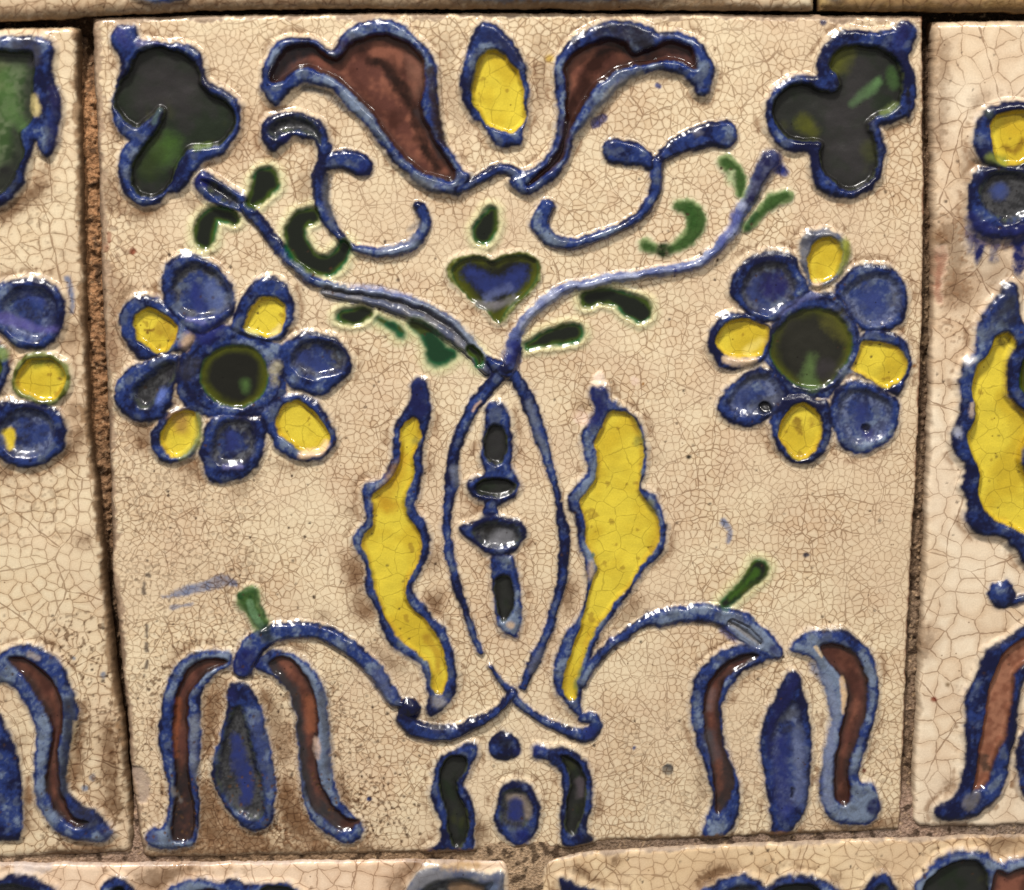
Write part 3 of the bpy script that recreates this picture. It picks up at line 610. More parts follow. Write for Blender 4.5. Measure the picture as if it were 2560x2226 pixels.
t.closed('L 225,10 290,8 330,30 345,90 400,140 480,180 540,230 580,310 600,400 600,520 600,640 580,710 660,780 710,860 735,960 740,1080 720,1170 650,1240 590,1310 530,1400 470,1490 400,1570 360,1640 300,1720 260,1790 J 1260,700 1240,790 1215,860 1210,930 1215,990 1180,990 1130,940 1090,880 1060,810 1065,720 1100,640 1120,580 1180,510 L 165,1500 180,1400 170,1330 150,1200 120,1100 100,960 50,850 60,770 110,690 180,620 170,530 145,420 150,330 200,250 240,180 215,90',
  [('L 350,185 430,190 500,220 550,290 580,380 580,500 570,620 560,740 620,830 680,920 695,1030 670,1140 600,1230 540,1320 480,1430 400,1500 330,1610 260,1700 220,1790 J 1230,680 1210,770 1190,850 1180,910 1140,915 1115,850 1125,760 1150,680 1180,590 1210,500 L 190,1500 230,1350 260,1290 230,1200 185,1120 170,960 140,850 170,770 230,680 255,560 245,470 230,410 280,330 310,260', 'yellow', b)], a, hr=11, thin=.2)
t.tint('L 270,60,110 290,160,100 230,260,80', S(20, 26, 86), .8, 12, 6); t.tint('L 555,390,50 540,420,40', S(120, 122, 56), .6, 8, 5); t.tint('L 630,840,50 650,890,40', S(128, 126, 50), .6, 8, 4); t.tint('J 1210,760,22 1180,860,20', S(120, 132, 52), .7, 4, 3)
t.tint('L 215,1330,50 220,1250,30', S(206, 178, 140), .6, 8, 6)
t.tint('L 255,-20,70 270,-60,60', S(236, 214, 190), .8, 6, 4, ck=.2, z=4)
# left flower
fl = P('flower', None, 'left eight-petalled flower'); q = [P('petal', fl) for i in range(8)]; dc = P('flower_center', fl, 'dark green centre')
t.closed('E 620,600 760,640 900,590 1010,640 1220,700 1330,760 1310,900 1340,1030 1300,1130 1200,1220 1080,1250 850,1240 740,1230 620,1170 560,1060 570,900 600,800 660,720', [], fl, hr=9, halo=0)
t.closed('E 460,260 490,170 560,110 640,90 750,120 860,190 940,280 970,380 970,480 930,560 850,610 760,650 650,640 570,570 500,490 470,390', [('E 540,350 560,250 630,180 720,170 820,210 900,280 950,380 930,470 860,520 760,540 650,530 570,470', 'grey', q[0])], q[0])
t.closed('E 980,460 1030,370 1110,290 1200,255 1290,280 1360,350 1395,440 1390,530 1360,620 1310,690 1220,720 1100,690 1000,650 940,620 960,540', [('E 1040,580 1080,490 1130,420 1200,395 1280,410 1325,460 1330,550 1290,640 1200,685 1110,650 1030,610', 'yellow', q[1])], q[1], deep=.1)
t.closed('E 1290,750 1370,690 1460,645 1570,640 1680,680 1760,760 1795,850 1770,940 1690,1020 1610,1080 1520,1090 1430,1060 1340,1020 1300,930 1280,850', [('E 1400,760 1480,700 1580,695 1680,740 1740,810 1740,880 1680,930 1560,960 1440,930 1370,860', 'grey', q[2])], q[2])
t.closed('E 1150,1200 1250,1110 1370,1070 1470,1080 1560,1130 1630,1230 1680,1340 1680,1420 1620,1500 1530,1550 1440,1560 1340,1510 1260,1450 1220,1370 1180,1290', [('E 1260,1240 1310,1160 1390,1110 1470,1140 1540,1210 1600,1290 1640,1380 1600,1460 1510,1490 1420,1470 1330,1390 1270,1330', 'yellow', q[3])], q[3])
t.closed('E 760,1290 850,1220 960,1220 1080,1240 1160,1240 1200,1300 1190,1400 1170,1500 1130,1600 1050,1660 940,1690 840,1700 770,1650 740,1550 715,1480 740,1390', [('E 860,1330 920,1260 1020,1255 1080,1310 1110,1400 1100,1490 1030,1560 920,1580 830,1540 810,1460 840,1390', 'grey', q[4])], q[4])
t.closed('E 380,1330 440,1260 500,1200 560,1180 640,1170 710,1200 740,1290 730,1400 690,1500 610,1550 510,1560 430,1520 380,1440', [('E 470,1320 520,1250 590,1200 670,1195 710,1250 725,1340 690,1430 610,1510 530,1510 470,1450 455,1390', 'yellow', q[5])], q[5])
t.closed('E 120,1060 150,970 220,900 320,850 430,810 530,790 590,830 580,940 560,1040 540,1140 480,1240 400,1270 310,1280 220,1240 150,1180', [('E 270,1050 330,980 420,910 510,850 560,880 550,960 490,1040 420,1130 340,1170 280,1120', 'slate', q[6])], q[6])
t.closed('E 160,600 165,520 210,440 290,390 380,380 470,430 560,520 630,590 690,640 680,710 610,780 520,790 430,820 340,840 280,810 220,730 180,670', [('E 260,590 280,520 350,475 430,485 510,540 580,600 560,690 510,770 440,790 370,750 300,690', 'yellow', q[7])], q[7], deep=.08)
t.closed(ell('E', 960, 945, 350, 290), [(ell('E', 975, 950, 240, 226), 'disc', dc)], fl, hr=8, floor=-1, halo=0)
t.tint('E 850,610,120 760,680,100', S(26, 30, 96), .8, 14, 8); t.tint('E 640,680,70 620,730,60', S(190, 160, 130), .8, 10, 7); t.tint('E 1240,920,60 1270,860,40 1250,990,40', S(176, 168, 138), .75, 10, 8)
t.tint('E 690,860,90 650,930,90', S(52, 52, 60), .7, 12, 8); t.tint('E 1040,1010,50 1050,1050,30', S(78, 108, 54), .75, 12, 3)  # ends with a green glint painted on the centre as a dab
t.tint('E 340,640,16 410,630,16', S(110, 74, 24), .9, 3, 2); t.tint('E 360,655,22', S(100, 66, 24), .9, 3, 2); t.tint('E 470,620,110 530,680,60', S(150, 112, 30), .6, 10, 9)
t.tint('E 590,1260,120 600,1320,90', S(158, 122, 60), .75, 14, 8); t.tint('E 710,1240,36 715,1400,50 600,1530,40', S(146, 150, 76), .6, 7, 4); t.tint('E 1440,1500,50 1560,1480,50 1610,1430,40', S(222, 190, 150), .8, 6, 5)
t.tint('E 1230,660,40 1290,610,40', S(214, 196, 140), .6, 6, 4); t.tint('E 1060,620,30 1130,660,26', S(196, 196, 130), .6, 5, 3)
t.tint('E 700,320,60 720,460,80', S(34, 46, 116), .8, 12, 8); t.tint('E 850,430,110 800,330,80', S(104, 120, 172), .5, 14, 10)
t.tint('E 1440,820,80 1600,900,60', S(48, 62, 122), .75, 12, 9); t.tint('E 960,1380,70 960,1440,80', S(38, 50, 116), .8, 10, 8); t.tint('E 650,550,30 760,575,28', S(120, 120, 184), .6, 6, 4); t.tint('E 900,1590,26 1020,1580,26', S(112, 112, 176), .5, 6, 3)
t.tint('E 470,1070,60 450,1120,50', S(86, 106, 176), .7, 9, 5); t.tint('E 560,880,60 520,930,60', S(40, 38, 44), .7, 10, 7)
# right flower
fl = P('flower', None, 'right eight-petalled flower'); q = [P('petal', fl) for i in range(8)]; dc = P('flower_center', fl, 'dark olive centre')
t.closed('H 680,640 840,500 920,470 1080,480 1160,560 1240,720 1250,830 1210,1000 1120,1120 1040,1220 860,1210 740,1190 660,1060 590,960 620,780', [], fl, hr=8, halo=0, thin=.3)
t.closed('H 830,180 860,90 920,45 1010,35 1100,65 1160,120 1180,190 1160,290 1110,370 1050,420 960,450 900,440 870,350 835,270', [('H 890,270 910,180 960,110 1040,95 1110,130 1135,200 1120,300 1070,380 990,410 910,400', 'yellow', q[0])], q[0], paint='steel')
t.tint('H 1150,130,60 1160,230,50 1110,340,40', S(132, 136, 52), .85, 8, 6); t.tint('H 870,130,50 930,70,50', S(40, 42, 56), .7, 8, 6); t.tint('H 960,430,70', S(222, 192, 152), .7, 8, 6)
t.closed('H 1100,420 1170,330 1260,295 1360,285 1460,300 1540,360 1590,450 1600,540 1580,630 1530,710 1460,740 1360,750 1260,740 1200,660 1140,560 1080,500', [('H 1130,510 1180,430 1280,370 1390,340 1480,370 1540,440 1545,540 1510,630 1430,690 1320,710 1230,650 1180,580', 'wash', q[1])], q[1], hr=11)
t.tint('H 1340,540,150 1380,600,110', S(48, 62, 122), .75, 22, 12)
t.closed('H 1260,770 1340,730 1440,740 1530,780 1590,850 1620,950 1610,1050 1570,1130 1520,1200 1460,1180 1380,1140 1300,1090 1210,1040 1190,960 1220,860', [('H 1270,810 1360,820 1450,830 1530,870 1580,940 1590,1010 1560,1080 1500,1110 1450,1150 1380,1130 1310,1080 1200,1020 1225,950 1250,870', 'yellow', q[2])], q[2], hr=11, deep=.12)
t.closed('H 1050,1230 1110,1130 1200,1090 1300,1090 1400,1140 1480,1190 1530,1260 1535,1360 1510,1460 1440,1540 1340,1590 1240,1610 1160,1590 1110,1550 1070,1460 1040,1350', [('H 1110,1270 1170,1170 1270,1150 1370,1190 1450,1250 1480,1350 1440,1450 1350,1510 1240,1530 1150,1480 1100,1380', 'wash', q[3])], q[3], hr=10, deep=.1)
t.tint('H 1280,1290,70 1250,1400,90', S(40, 52, 114), .7, 16, 12); t.tint('H 1315,1455,80', S(34, 38, 110), .8, 12, 8); t.tint('H 1308,1436,50', S(14, 14, 26), .95, 5, 2, z=-7)
t.closed('H 620,1380 640,1280 700,1210 790,1190 880,1190 960,1220 1040,1240 1060,1340 1060,1450 1030,1560 960,1650 870,1680 770,1660 690,1590 640,1490', [('H 690,1440 720,1350 790,1270 870,1245 940,1290 980,1370 990,1460 960,1560 890,1630 810,1640 740,1580 695,1510', 'yellow', q[4])], q[4], deep=.12)
t.tint('H 820,1390,60 840,1460,40', S(120, 88, 24), .75, 6, 8); t.tint('H 930,1390,50', S(140, 106, 28), .5, 8, 6)
t.closed('H 260,1260 290,1180 370,1110 440,1040 540,1000 620,1010 680,1070 760,1150 760,1230 680,1300 620,1370 520,1420 420,1420 320,1380 270,1320', [('H 340,1240 380,1160 450,1080 540,1040 630,1070 700,1140 690,1230 600,1290 500,1330 400,1320 350,1290', 'wash', q[5])], q[5], hr=10)
t.tint('H 580,1275,120', S(50, 54, 70), .6, 12, 6); t.tint('H 590,1285,70', S(12, 12, 16), 1, 5, 2, z=-9); t.tint('H 440,1180,90 420,1270,70', S(56, 70, 122), .6, 14, 9)
t.closed('H 185,830 210,730 270,650 370,610 480,630 570,670 640,720 640,820 610,920 550,980 450,1000 350,1020 270,1000 220,930', [('H 245,810 280,730 360,675 460,660 550,680 630,740 600,840 560,920 460,940 350,930 280,890', 'yellow', q[6])], q[6], deep=.1)
t.tint('H 320,940,40 430,965,50 520,950,40', S(224, 196, 158), .8, 6, 5); t.tint('H 470,890,50 560,820,50', S(226, 206, 110), .6, 9, 4)
t.closed('H 340,480 350,390 400,310 480,230 580,190 690,185 780,210 840,300 880,390 900,480 830,540 740,600 680,680 600,690 510,650 430,600 380,550', [('H 430,480 470,370 550,290 650,270 740,310 800,390 820,470 750,540 670,600 580,620 490,580', 'grey', q[7])], q[7], hr=13, thin=.2, deep=.1)
t.tint('H 640,450,140 700,440,120', S(34, 32, 92), .85, 18, 10); t.tint('H 540,380,60 500,480,60 600,580,60', S(54, 68, 124), .6, 12, 9); t.tint('H 775,520,40', S(18, 18, 30), .9, 6, 3)
t.closed('H 700,640 800,550 920,510 1050,520 1150,590 1220,700 1240,830 1210,970 1130,1090 1020,1170 880,1180 760,1130 660,1030 610,900 630,760', [('H 720,690 820,610 930,580 1050,600 1140,680 1195,790 1200,880 1150,990 1080,1080 990,1140 870,1145 760,1100 670,1010 625,900 650,780', 'disc', dc)], fl, hr=8, halo=0)
t.tint('H 860,800,330 960,950,300', S(38, 37, 30), .9, 34, 14); t.tint('H 1080,680,140 1140,790,70', S(82, 80, 30), .75, 18, 10); t.tint('H 920,940,60 900,1080,80 920,1120,90', S(84, 106, 58), .75, 14, 8); t.tint('H 1020,1020,120', S(50, 46, 48), .8, 14, 6)
t.tint('H 700,620,40 820,540,36 960,500,30', S(92, 96, 150), .6, 6, 5)
# hanging tulips
tu = P('tulip', None, 'left tulip hanging from its stem'); q = [P('petal', tu, l) for l in ('left brown petal', 'dark middle petal', 'right brown petal')]; gb = P('bud', tu, 'small green bud on the stem')
t.closed('K 720,590 640,570 520,570 430,610 350,680 310,760 270,880 250,1020 245,1150 265,1280 300,1400 315,1500 300,1600 270,1690 200,1710 170,1760 169,1812 266,1846 394,1846 476,1812 507,1731 520,1620 515,1500 500,1380 515,1250 520,1100 520,950 545,830 580,770 640,720 700,690',
  [('K 690,650 620,625 520,640 440,690 390,770 360,880 340,1000 340,1120 350,1250 350,1380 355,1480 345,1580 325,1690 340,1780 410,1800 470,1760 485,1650 475,1520 450,1400 440,1260 440,1100 435,980 450,880 490,790 560,720 640,690', 'brown', q[0])], q[0], hr=12, thin=.3)
t.tint('K 400,1400,90 410,1550,110 400,1720,130', S(30, 26, 28), .85, 20, 9); t.tint('K 480,1000,50 470,1200,40 500,1400,40', S(112, 116, 128), .6, 7, 5); t.tint('K 200,1760,70', S(34, 44, 104), .7, 9, 5); t.tint('K 340,1460,26 390,1540,24', S(112, 104, 100), .7, 5, 4)
t.tint('K 375,900,30 360,1100,26 365,1250,24', S(150, 82, 46), .5, 6, 5)
t.closed('K 680,830 710,790 770,770 830,800 880,870 920,980 950,1100 980,1250 1000,1400 1000,1550 980,1660 920,1720 850,1740 790,1710 710,1620 650,1540 610,1440 585,1350 600,1230 640,1120 680,1000 690,910',
  [('K 720,980 760,930 800,970 830,1060 850,1170 880,1300 910,1420 930,1550 920,1620 850,1650 770,1610 690,1530 640,1440 620,1320 640,1200 680,1090', 'slate', q[1])], q[1], hr=13)
t.tint('K 745,1150,60 770,1300,110 810,1440,80 800,1530,50', S(36, 48, 108), .85, 10, 12); t.tint('K 715,860,60', S(26, 30, 88), .8, 9, 5); t.tint('K 870,1000,70 920,1200,60 950,1450,50', S(66, 76, 116), .5, 12, 8)
t.closed('K 890,620 960,580 1050,580 1150,610 1230,680 1290,780 1330,900 1345,1050 1345,1200 1360,1340 1400,1480 1460,1590 1520,1650 1560,1720 1541,1779 1459,1812 1364,1779 1283,1715 1210,1640 1170,1530 1150,1400 1140,1250 1135,1100 1110,950 1070,840 1000,760 920,720 870,690',
  [('K 950,650 1030,615 1110,640 1190,720 1240,830 1265,960 1270,1100 1260,1220 1270,1340 1310,1460 1370,1560 1450,1650 1530,1660 1480,1720 1400,1720 1310,1660 1230,1570 1190,1450 1160,1300 1150,1150 1130,1000 1090,870 1030,760 970,700', 'brown', q[2])], q[2], hr=12, thin=.28)
t.tint('K 980,670,50 1080,800,50 1140,980,50 1170,1200,50 1210,1450,60 1300,1600,80 1400,1690,60', S(46, 44, 46), .8, 10, 8); t.tint('K 1210,900,60 1225,1080,56', S(146, 86, 58), .6, 10, 8); t.tint('K 1300,850,50 1320,1100,50 1330,1350,40', S(76, 80, 92), .7, 9, 7); t.tint('K 1265,1150,40 1265,1250,30', S(196, 168, 150), .7, 5, 5); t.tint('K 1440,1690,50 1520,1665,30', S(58, 30, 22), .8, 6, 5)
t.stroke('K 790,690,150 830,590,165 900,510,150 1000,465,130 1150,445,112 1300,465,112 1420,525,112 1530,605,112 1620,695,112 1690,790,102 1760,900,92 J 290,930,60', tu, hr=15, thin=.2)
t.tint('K 790,660,130 830,600,90 860,650,70', S(22, 26, 90), .75, 14, 6); t.tint('K 1640,740,90 1720,860,70', S(86, 94, 128), .6, 12, 8)
t.closed('K 740,230 780,180 840,165 890,200 910,290 955,390 935,440 870,440 800,340 750,290', [], gb, hr=8, paint='leaf', halo=.3); t.tint('K 765,230,36 800,190,30 860,200,24 890,260,20 930,360,20', S(30, 66, 26), .9, 4, 3); t.tint('K 830,270,44 860,340,44 900,410,40', S(94, 128, 90), .9, 4, 3, z=2); t.tint('K 930,450,80 960,490,50', S(20, 30, 40), .75, 9, 6); t.tint('K 835,235,20', S(24, 60, 20), .9, 4, 2)
tu = P('tulip', None, 'right tulip hanging from its stem'); q = [P('petal', tu, l) for l in ('left brown petal', 'blue middle petal', 'right brown petal')]; gb = P('bud', tu, 'small green bud on the stem')
t.closed('M 800,640 740,680 680,720 600,750 530,800 470,880 430,970 420,1080 440,1200 480,1340 530,1460 540,1580 520,1700 460,1790 400,1830 300,1835 300,1740 340,1640 350,1540 320,1420 280,1300 240,1150 215,1000 220,860 260,770 330,690 420,630 510,590 600,580 700,600',
  [('M 660,670 600,650 510,670 420,730 350,800 310,890 295,1000 305,1130 330,1260 360,1400 370,1530 370,1630 400,1670 450,1600 490,1520 490,1420 460,1310 420,1180 400,1060 410,940 440,830 500,760 590,710', 'brown', q[0])], q[0], hr=12, thin=.2)
t.tint('M 340,1180,70 380,1300,80', S(70, 66, 70), .75, 12, 8); t.tint('M 440,1360,60 450,1480,60 410,1620,50', S(44, 38, 38), .75, 10, 8); t.tint('M 620,660,50 480,690,40 380,780,34', S(38, 34, 36), .7, 8, 5); t.tint('M 350,900,40 345,1000,40', S(112, 96, 96), .5, 10, 6)
t.closed('M 810,790 870,745 920,790 940,880 970,970 990,1100 995,1250 985,1400 980,1530 950,1660 890,1750 830,1815 745,1830 725,1700 705,1520 680,1380 660,1250 670,1120 710,1000 760,920', [('M 830,1000 880,960 930,1100 940,1300 920,1500 860,1640 790,1640 750,1450 730,1250 760,1100', 'wash', q[1])], q[1], hr=13, deep=.12, floor=3)
t.tint('M 870,800,70 810,950,60 750,1080,50 720,1280,40', S(22, 26, 80), .8, 9, 7); t.tint('M 800,1200,80 800,1450,110 820,1650,100', S(28, 38, 104), .8, 18, 12); t.tint('M 870,1520,24 868,1570,16', S(16, 18, 44), .95, 3, 2, z=-4); t.tint('M 900,1150,60 920,1400,60 920,1600,50', S(96, 108, 150), .5, 12, 8)
t.closed('M 865,590 920,530 1000,495 1100,490 1200,500 1290,550 1370,630 1410,750 1430,900 1410,1040 1370,1160 1330,1280 1310,1370 1310,1450 1370,1470 1410,1520 1430,1610 1420,1680 1360,1730 1260,1745 1160,1730 1090,1680 1050,1590 1040,1480 1060,1330 1090,1220 1110,1100 1100,980 1070,880 1040,780 1010,700 940,660 870,640',
  [('M 1050,590 1110,570 1200,600 1280,650 1330,730 1355,850 1350,980 1320,1090 1280,1200 1250,1320 1230,1430 1240,1530 1220,1600 1180,1610 1140,1550 1130,1450 1140,1330 1170,1200 1190,1080 1220,960 1210,860 1160,780 1100,700 1060,640', 'brown', q[2])], q[2], hr=12, thin=.3)
t.tint('M 1000,720,40 1090,850,50 1140,1000,50 1120,1200,60 1090,1400,60 1100,1600,60', S(120, 130, 158), .7, 9, 6); t.tint('M 1190,820,36 1205,920,30 1195,1020,20', S(214, 182, 142), .85, 4, 4); t.tint('M 1020,610,30 1055,650,16', S(214, 190, 150), .8, 4, 3)
t.tint('M 1390,1620,90', S(20, 24, 74), .9, 6, 4); t.tint('M 1200,1560,60 1210,1500,40', S(50, 22, 12), .7, 9, 6); t.tint('M 1120,620,60 1250,720,70', S(58, 28, 18), .6, 14, 8)
t.stroke('J 1215,830,46 1240,770,52 1280,710,54 1340,645,54 1430,580,60 1540,512,64 1650,475,66 M 20,425,104 150,392,112 300,392,122 420,412,134 520,455,160 620,525,165 700,585,140 775,640,90', tu, hr=13, thin=.3)
t.stroke('M 480,460,90 560,510,100 650,575,80', tu, hr=13, groove=.9, paint='pale', gpaint=S(120, 120, 124), off=.0); t.tint('M 430,490,50 500,550,40', S(30, 42, 118), .8, 7, 5); t.tint('M 750,610,60 780,640,40', S(30, 36, 92), .7, 8, 5)
t.tint('J 1380,645,26', S(22, 26, 70), .9, 4, 3); t.tint('J 1360,600,22', S(36, 48, 110), .9, 4, 3)
t.drop('M 655,110,120 620,160,100 560,220,72 490,285,60 430,335,46', gb, depth=5, paint='drop', rim=2); t.tint('M 640,130,40 560,220,26 470,300,24', S(66, 106, 24), .6, 7, 4)
# heart and drop on the axis
h = P('heart', None, 'green-rimmed blue heart'); hi = P('heart_inset', h, 'blue centre of the heart')
t.closed('G 40,500 70,430 130,390 220,370 310,390 380,410 440,380 530,365 620,370 690,410 710,490 690,570 640,640 560,720 490,800 440,850 390,860 340,800 260,740 170,660 90,590', [('G 80,510 110,440 170,400 300,400 370,430 460,400 600,390 680,430 690,500 650,600 560,690 480,770 420,850 380,845 340,790 230,720 130,620', 'disc', hi)], h, hr=9, paint='olive', halo=.5, floor=-5)
t.tint('G 215,520,80 330,600,110 480,590,100 560,510,80', S(36, 48, 108), .95, 14, 14); t.tint('G 330,680,50 480,620,50', S(96, 106, 150), .5, 9, 7); t.tint('G 260,720,40 380,750,44 520,690,36', S(120, 116, 122), .6, 7, 4, z=3); t.tint('G 360,460,80', S(20, 20, 18), .8, 10, 6)
d = P('dew_drop', h, 'small dark green drop above the heart')
t.drop('G 355,90,76 340,160,120 310,220,150 300,255,110', d, depth=-5)
# small green leaves along the stems
L_ = lambda lab: P('leaf', None, lab)
i = L_('small black green leaf beside the left trefoil'); t.drop('A 1305,1270,180 1260,1340,130 1210,1420,70', i, depth=-3)
i = L_('curled dark leaf under the left stem'); t.drop('A 870,1670,140 885,1580,140 930,1510,100 1020,1510,110 1080,1540,70', i)
i = L_('dark C-shaped leaf under the left scroll'); t.drop('F 220,110,110 130,160,130 110,250,150 140,350,160 220,430,140 330,460,140 410,400,120 455,330,80', i, depth=-4)
i = L_('small dark leaf below the left stem'); t.drop('F 450,815,100 540,810,110 610,800,60', i)
i = L_('blurred green leaf below the left stem'); t.drop('F 690,840,40 790,880,70 840,935,70', i, soft=11, depth=0, rim=1, paint='bleed'); t.drop('F 930,870,70 1020,930,100 1090,1040,150 1110,1090,160 1210,1080,80', i, soft=11, depth=-1, rim=1, paint='bleed'); t.drop('F 1340,1050,60 1380,1100,60 1400,1150,46', i, soft=6, depth=0, rim=1)
i = L_('dark tapering leaf right of the crossing'); t.drop('G 620,1015,60 750,970,100 880,940,140 940,930,130', i)
i = L_('dark bent leaf below the right stem'); t.drop('G 1040,690,110 1120,670,100 1250,690,110 1350,750,150 1410,780,150', i)
i = L_('green comma leaf above the right stem'); t.stroke('D -20,1440,90 70,1460,140 110,1540,150 80,1640,130 10,1710,110 -60,1745,80', i, hr=3, paint='leaf', soft=7, halo=.4); t.stroke('G 1440,320,115 1500,340,80', i, hr=3, paint='leaf', soft=7, halo=.4); t.tint('G 1570,355,100', S(34, 52, 20), .9, 9, 6); t.tint('D 90,1560,70 60,1460,50', S(40, 76, 26), .7, 10, 7)
i = L_('green leaf left of the stem tip'); t.stroke('D 320,1130,120 375,1190,135 410,1270,105 420,1360,60', i, hr=3, paint='leaf', soft=6, halo=.4); t.tint('D 350,1270,60 360,1220,40', S(196, 206, 160), .7, 9, 5)
i = L_('green leaf right of the stem tip'); t.stroke('D 740,1375,110 660,1400,110 580,1470,95 510,1550,84 460,1600,60', i, hr=5, paint='leaf', soft=6, halo=.4); t.tint('D 470,1590,50 520,1510,30', S(26, 62, 30), .8, 7, 5)
# foot ornament
i = P('berry', None, 'round navy berry on the axis'); t.stroke('J 812,1150,155 818,1150,155', i, hr=10, paint='blue', deep=.45, rise=22); t.tint('J 815,1120,70', S(20, 18, 28), .8, 12, 5)
a = P('leaf', None, 'left dark upright foot leaf'); b = P('leaf_blade', a)
t.closed('J 680,1140 640,1130 580,1150 510,1180 470,1230 450,1300 440,1380 460,1460 490,1540 490,1630 430,1660 420,1690 600,1685 660,1685 670,1600 680,1500 650,1420 620,1350 640,1270 680,1200', [('J 520,1210 570,1190 620,1210 630,1260 590,1330 590,1400 630,1480 640,1560 600,1650 550,1650 530,1570 520,1480 490,1390 480,1300', 'black', b)], a, hr=12)
a = P('leaf', None, 'right dark upright foot leaf'); b = P('leaf_blade', a)
t.closed('J 960,1190 975,1140 1040,1150 1120,1150 1190,1180 1240,1250 1265,1340 1265,1440 1250,1520 1240,1580 1260,1640 1170,1670 1110,1650 1100,1560 1100,1460 1110,1370 1090,1280 1040,1230 980,1210', [('J 1100,1200 1160,1210 1220,1280 1235,1380 1220,1480 1195,1570 1160,1600 1125,1550 1130,1450 1150,1360 1130,1270', 'black', b)], a, hr=12)
t.tint('J 1195,1330,36 1205,1400,30', S(84, 74, 80), .7, 8, 4); t.tint('J 1235,1610,40', S(18, 20, 40), .8, 6, 4); t.tint('J 985,1165,50', S(26, 34, 104), .7, 7, 4)
a = P('bud', None, 'oval blue bud at the tile foot'); b = P('bud_center', a, 'grey ring with a blue heart')
t.closed('J 850,1320 930,1330 980,1390 1005,1470 990,1560 950,1620 900,1660 850,1640 790,1590 760,1510 770,1430 800,1360', [(ell('J', 870, 1470, 78, 104), 'slate', b)], a, hr=11, deep=.08)
t.tint('J 840,1410,30 920,1420,34 935,1500,28', S(142, 128, 116), .75, 7, 4); t.tint('J 870,1450,60 875,1500,60', S(34, 46, 112), .9, 9, 6); t.tint('J 900,1610,70', S(22, 32, 104), .7, 10, 5)
# stray pigment, grime with painted shading, chips
SM = S(112, 122, 152)
t.tint('K 270,235,16 400,205,44 560,165,60 650,130,70 740,155,26', SM, .8, 6, 6); t.tint('K 340,295,26 470,275,20', SM, .7, 4, 5); t.tint('L 1150,975,46 1185,1030,36 1165,1105,30', SM, .8, 5, 5)
for s, c in (('L 1725,1205,34', S(24, 30, 60)), ('L 900,515,26', S(30, 28, 22)), ('L 1050,842,16', S(60, 40, 24)), ('C 1525,600,36', S(52, 66, 130)), ('D 1010,155,40', S(36, 42, 80)), ('L 235,1195,24', S(70, 96, 90)), ('J 1480,1155,16', S(48, 66, 120)), ('K 1590,1535,26', S(36, 46, 96)), ('H 60,1630,20', S(34, 30, 20)), ('H 1635,990,24', S(140, 90, 30)), ('G 1425,1290,18', S(150, 96, 20)), ('M 1340,1395,24', S(110, 50, 30)), ('M 70,1395,60', S(84, 82, 80)), ('J 120,1425,16', S(40, 56, 110))):
    t.tint(s, c, .9, 3, 3)
t.tint('C 1090,860,70 1130,830,60', S(34, 46, 112), .9, 4, 4); t.tint('C 765,410,50', S(206, 176, 60), .9, 6, 3); t.tint('J 880,1180,30', S(30, 40, 110), .6, 6, 4)
for s, am in (('A 230,840,50 270,960,40', .7), ('A 280,1440,50 420,1500,60 560,1470,40', .6), ('A 1160,800,60 1140,950,60 1080,1080,60', .3), ('A 850,1470,40 760,1400,40', .4),
              ('E 210,350,50 180,480,50', .7), ('E 110,800,70 80,700,80', .55), ('E 320,1330,110 350,1400,80', .6), ('E 650,1590,90', .55), ('E 300,1440,40', .7), ('E 1000,1740,90', .35), ('E 1270,1580,40 1400,1600,40', .35),
              ('I 60,1050,60', .5), ('I 40,1420,70 70,1500,50', .5), ('I 600,1450,60 640,1380,60', .45), ('I 620,1700,70 660,1650,50', .5), ('I 590,780,50', .25), ('I 140,1740,70', .5), ('J 100,460,60 40,210,60', .45), ('J 460,420,60', .45), ('J 230,700,60 300,760,50', .3), ('J 1150,330,60 1130,400,60', .45), ('J 1060,610,50', .45), ('J 1480,450,70 1400,520,50', .35), ('J 1290,620,70', .35),
              ('K 640,820,90 580,1000,70 570,1200,50', .45), ('K 560,1450,40 620,1620,50 730,1730,50', .65), ('K 930,900,90 1000,1050,80 1050,1250,80', .5), ('K 1060,1450,70 1110,1640,60 1200,1740,60', .7), ('K 620,1750,90 520,1800,90', .5), ('K 1390,1400,60 1440,1520,60', .5), ('K 1070,530,40 1140,560,30', .4), ('K 380,590,40 330,680,40', .5),
              ('K 1560,330,60 1620,300,40', .4), ('K 1470,60,50 1490,120,50', .5), ('K 1290,370,60', .35), ('K 1620,560,50 1740,660,50', .4), ('K 1570,690,70', .3), ('J 700,1560,50 690,1640,60', .6), ('M 280,1470,60 300,1560,40', .3), ('C 720,480,20 740,570,16', .6), ('C 700,300,90 680,700,80 600,900,80', .22), ('C 60,300,90 50,600,90 150,850,80', .22), ('B 460,1260,70 440,1420,60', .35),
              ('L 40,1450,70 60,1560,60', .5), ('L 520,1530,60', .35), ('L 640,520,60', .3), ('L 620,280,40', .3), ('I 560,160,30', .15), ('G 1000,1430,60', .3), ('L 160,160,50', .25), ('H 560,1470,60', .3), ('H 650,1590,30', .5), ('H 200,980,40', .25)):
    t.dirt(s, am)
for s in ('K 175,95,26 180,100,24', 'K 150,150,18 155,215,22', 'K 175,420,20 170,490,18', 'K 165,540,24 165,580,20', 'K 175,650,20 168,690,22', 'K 155,745,16', 'K 178,822,24'):
    t.tint(s, S(92, 80, 70), .85, 3, 4)
for s in ('A 200,1640,40 205,1680,30', 'A 170,1730,50', 'E 260,75,40'): t.tint(s, RUST, .75, 4, 6)
t.tint('A 60,1650,40 70,1780,60', S(150, 110, 88), .6, 8, 10)
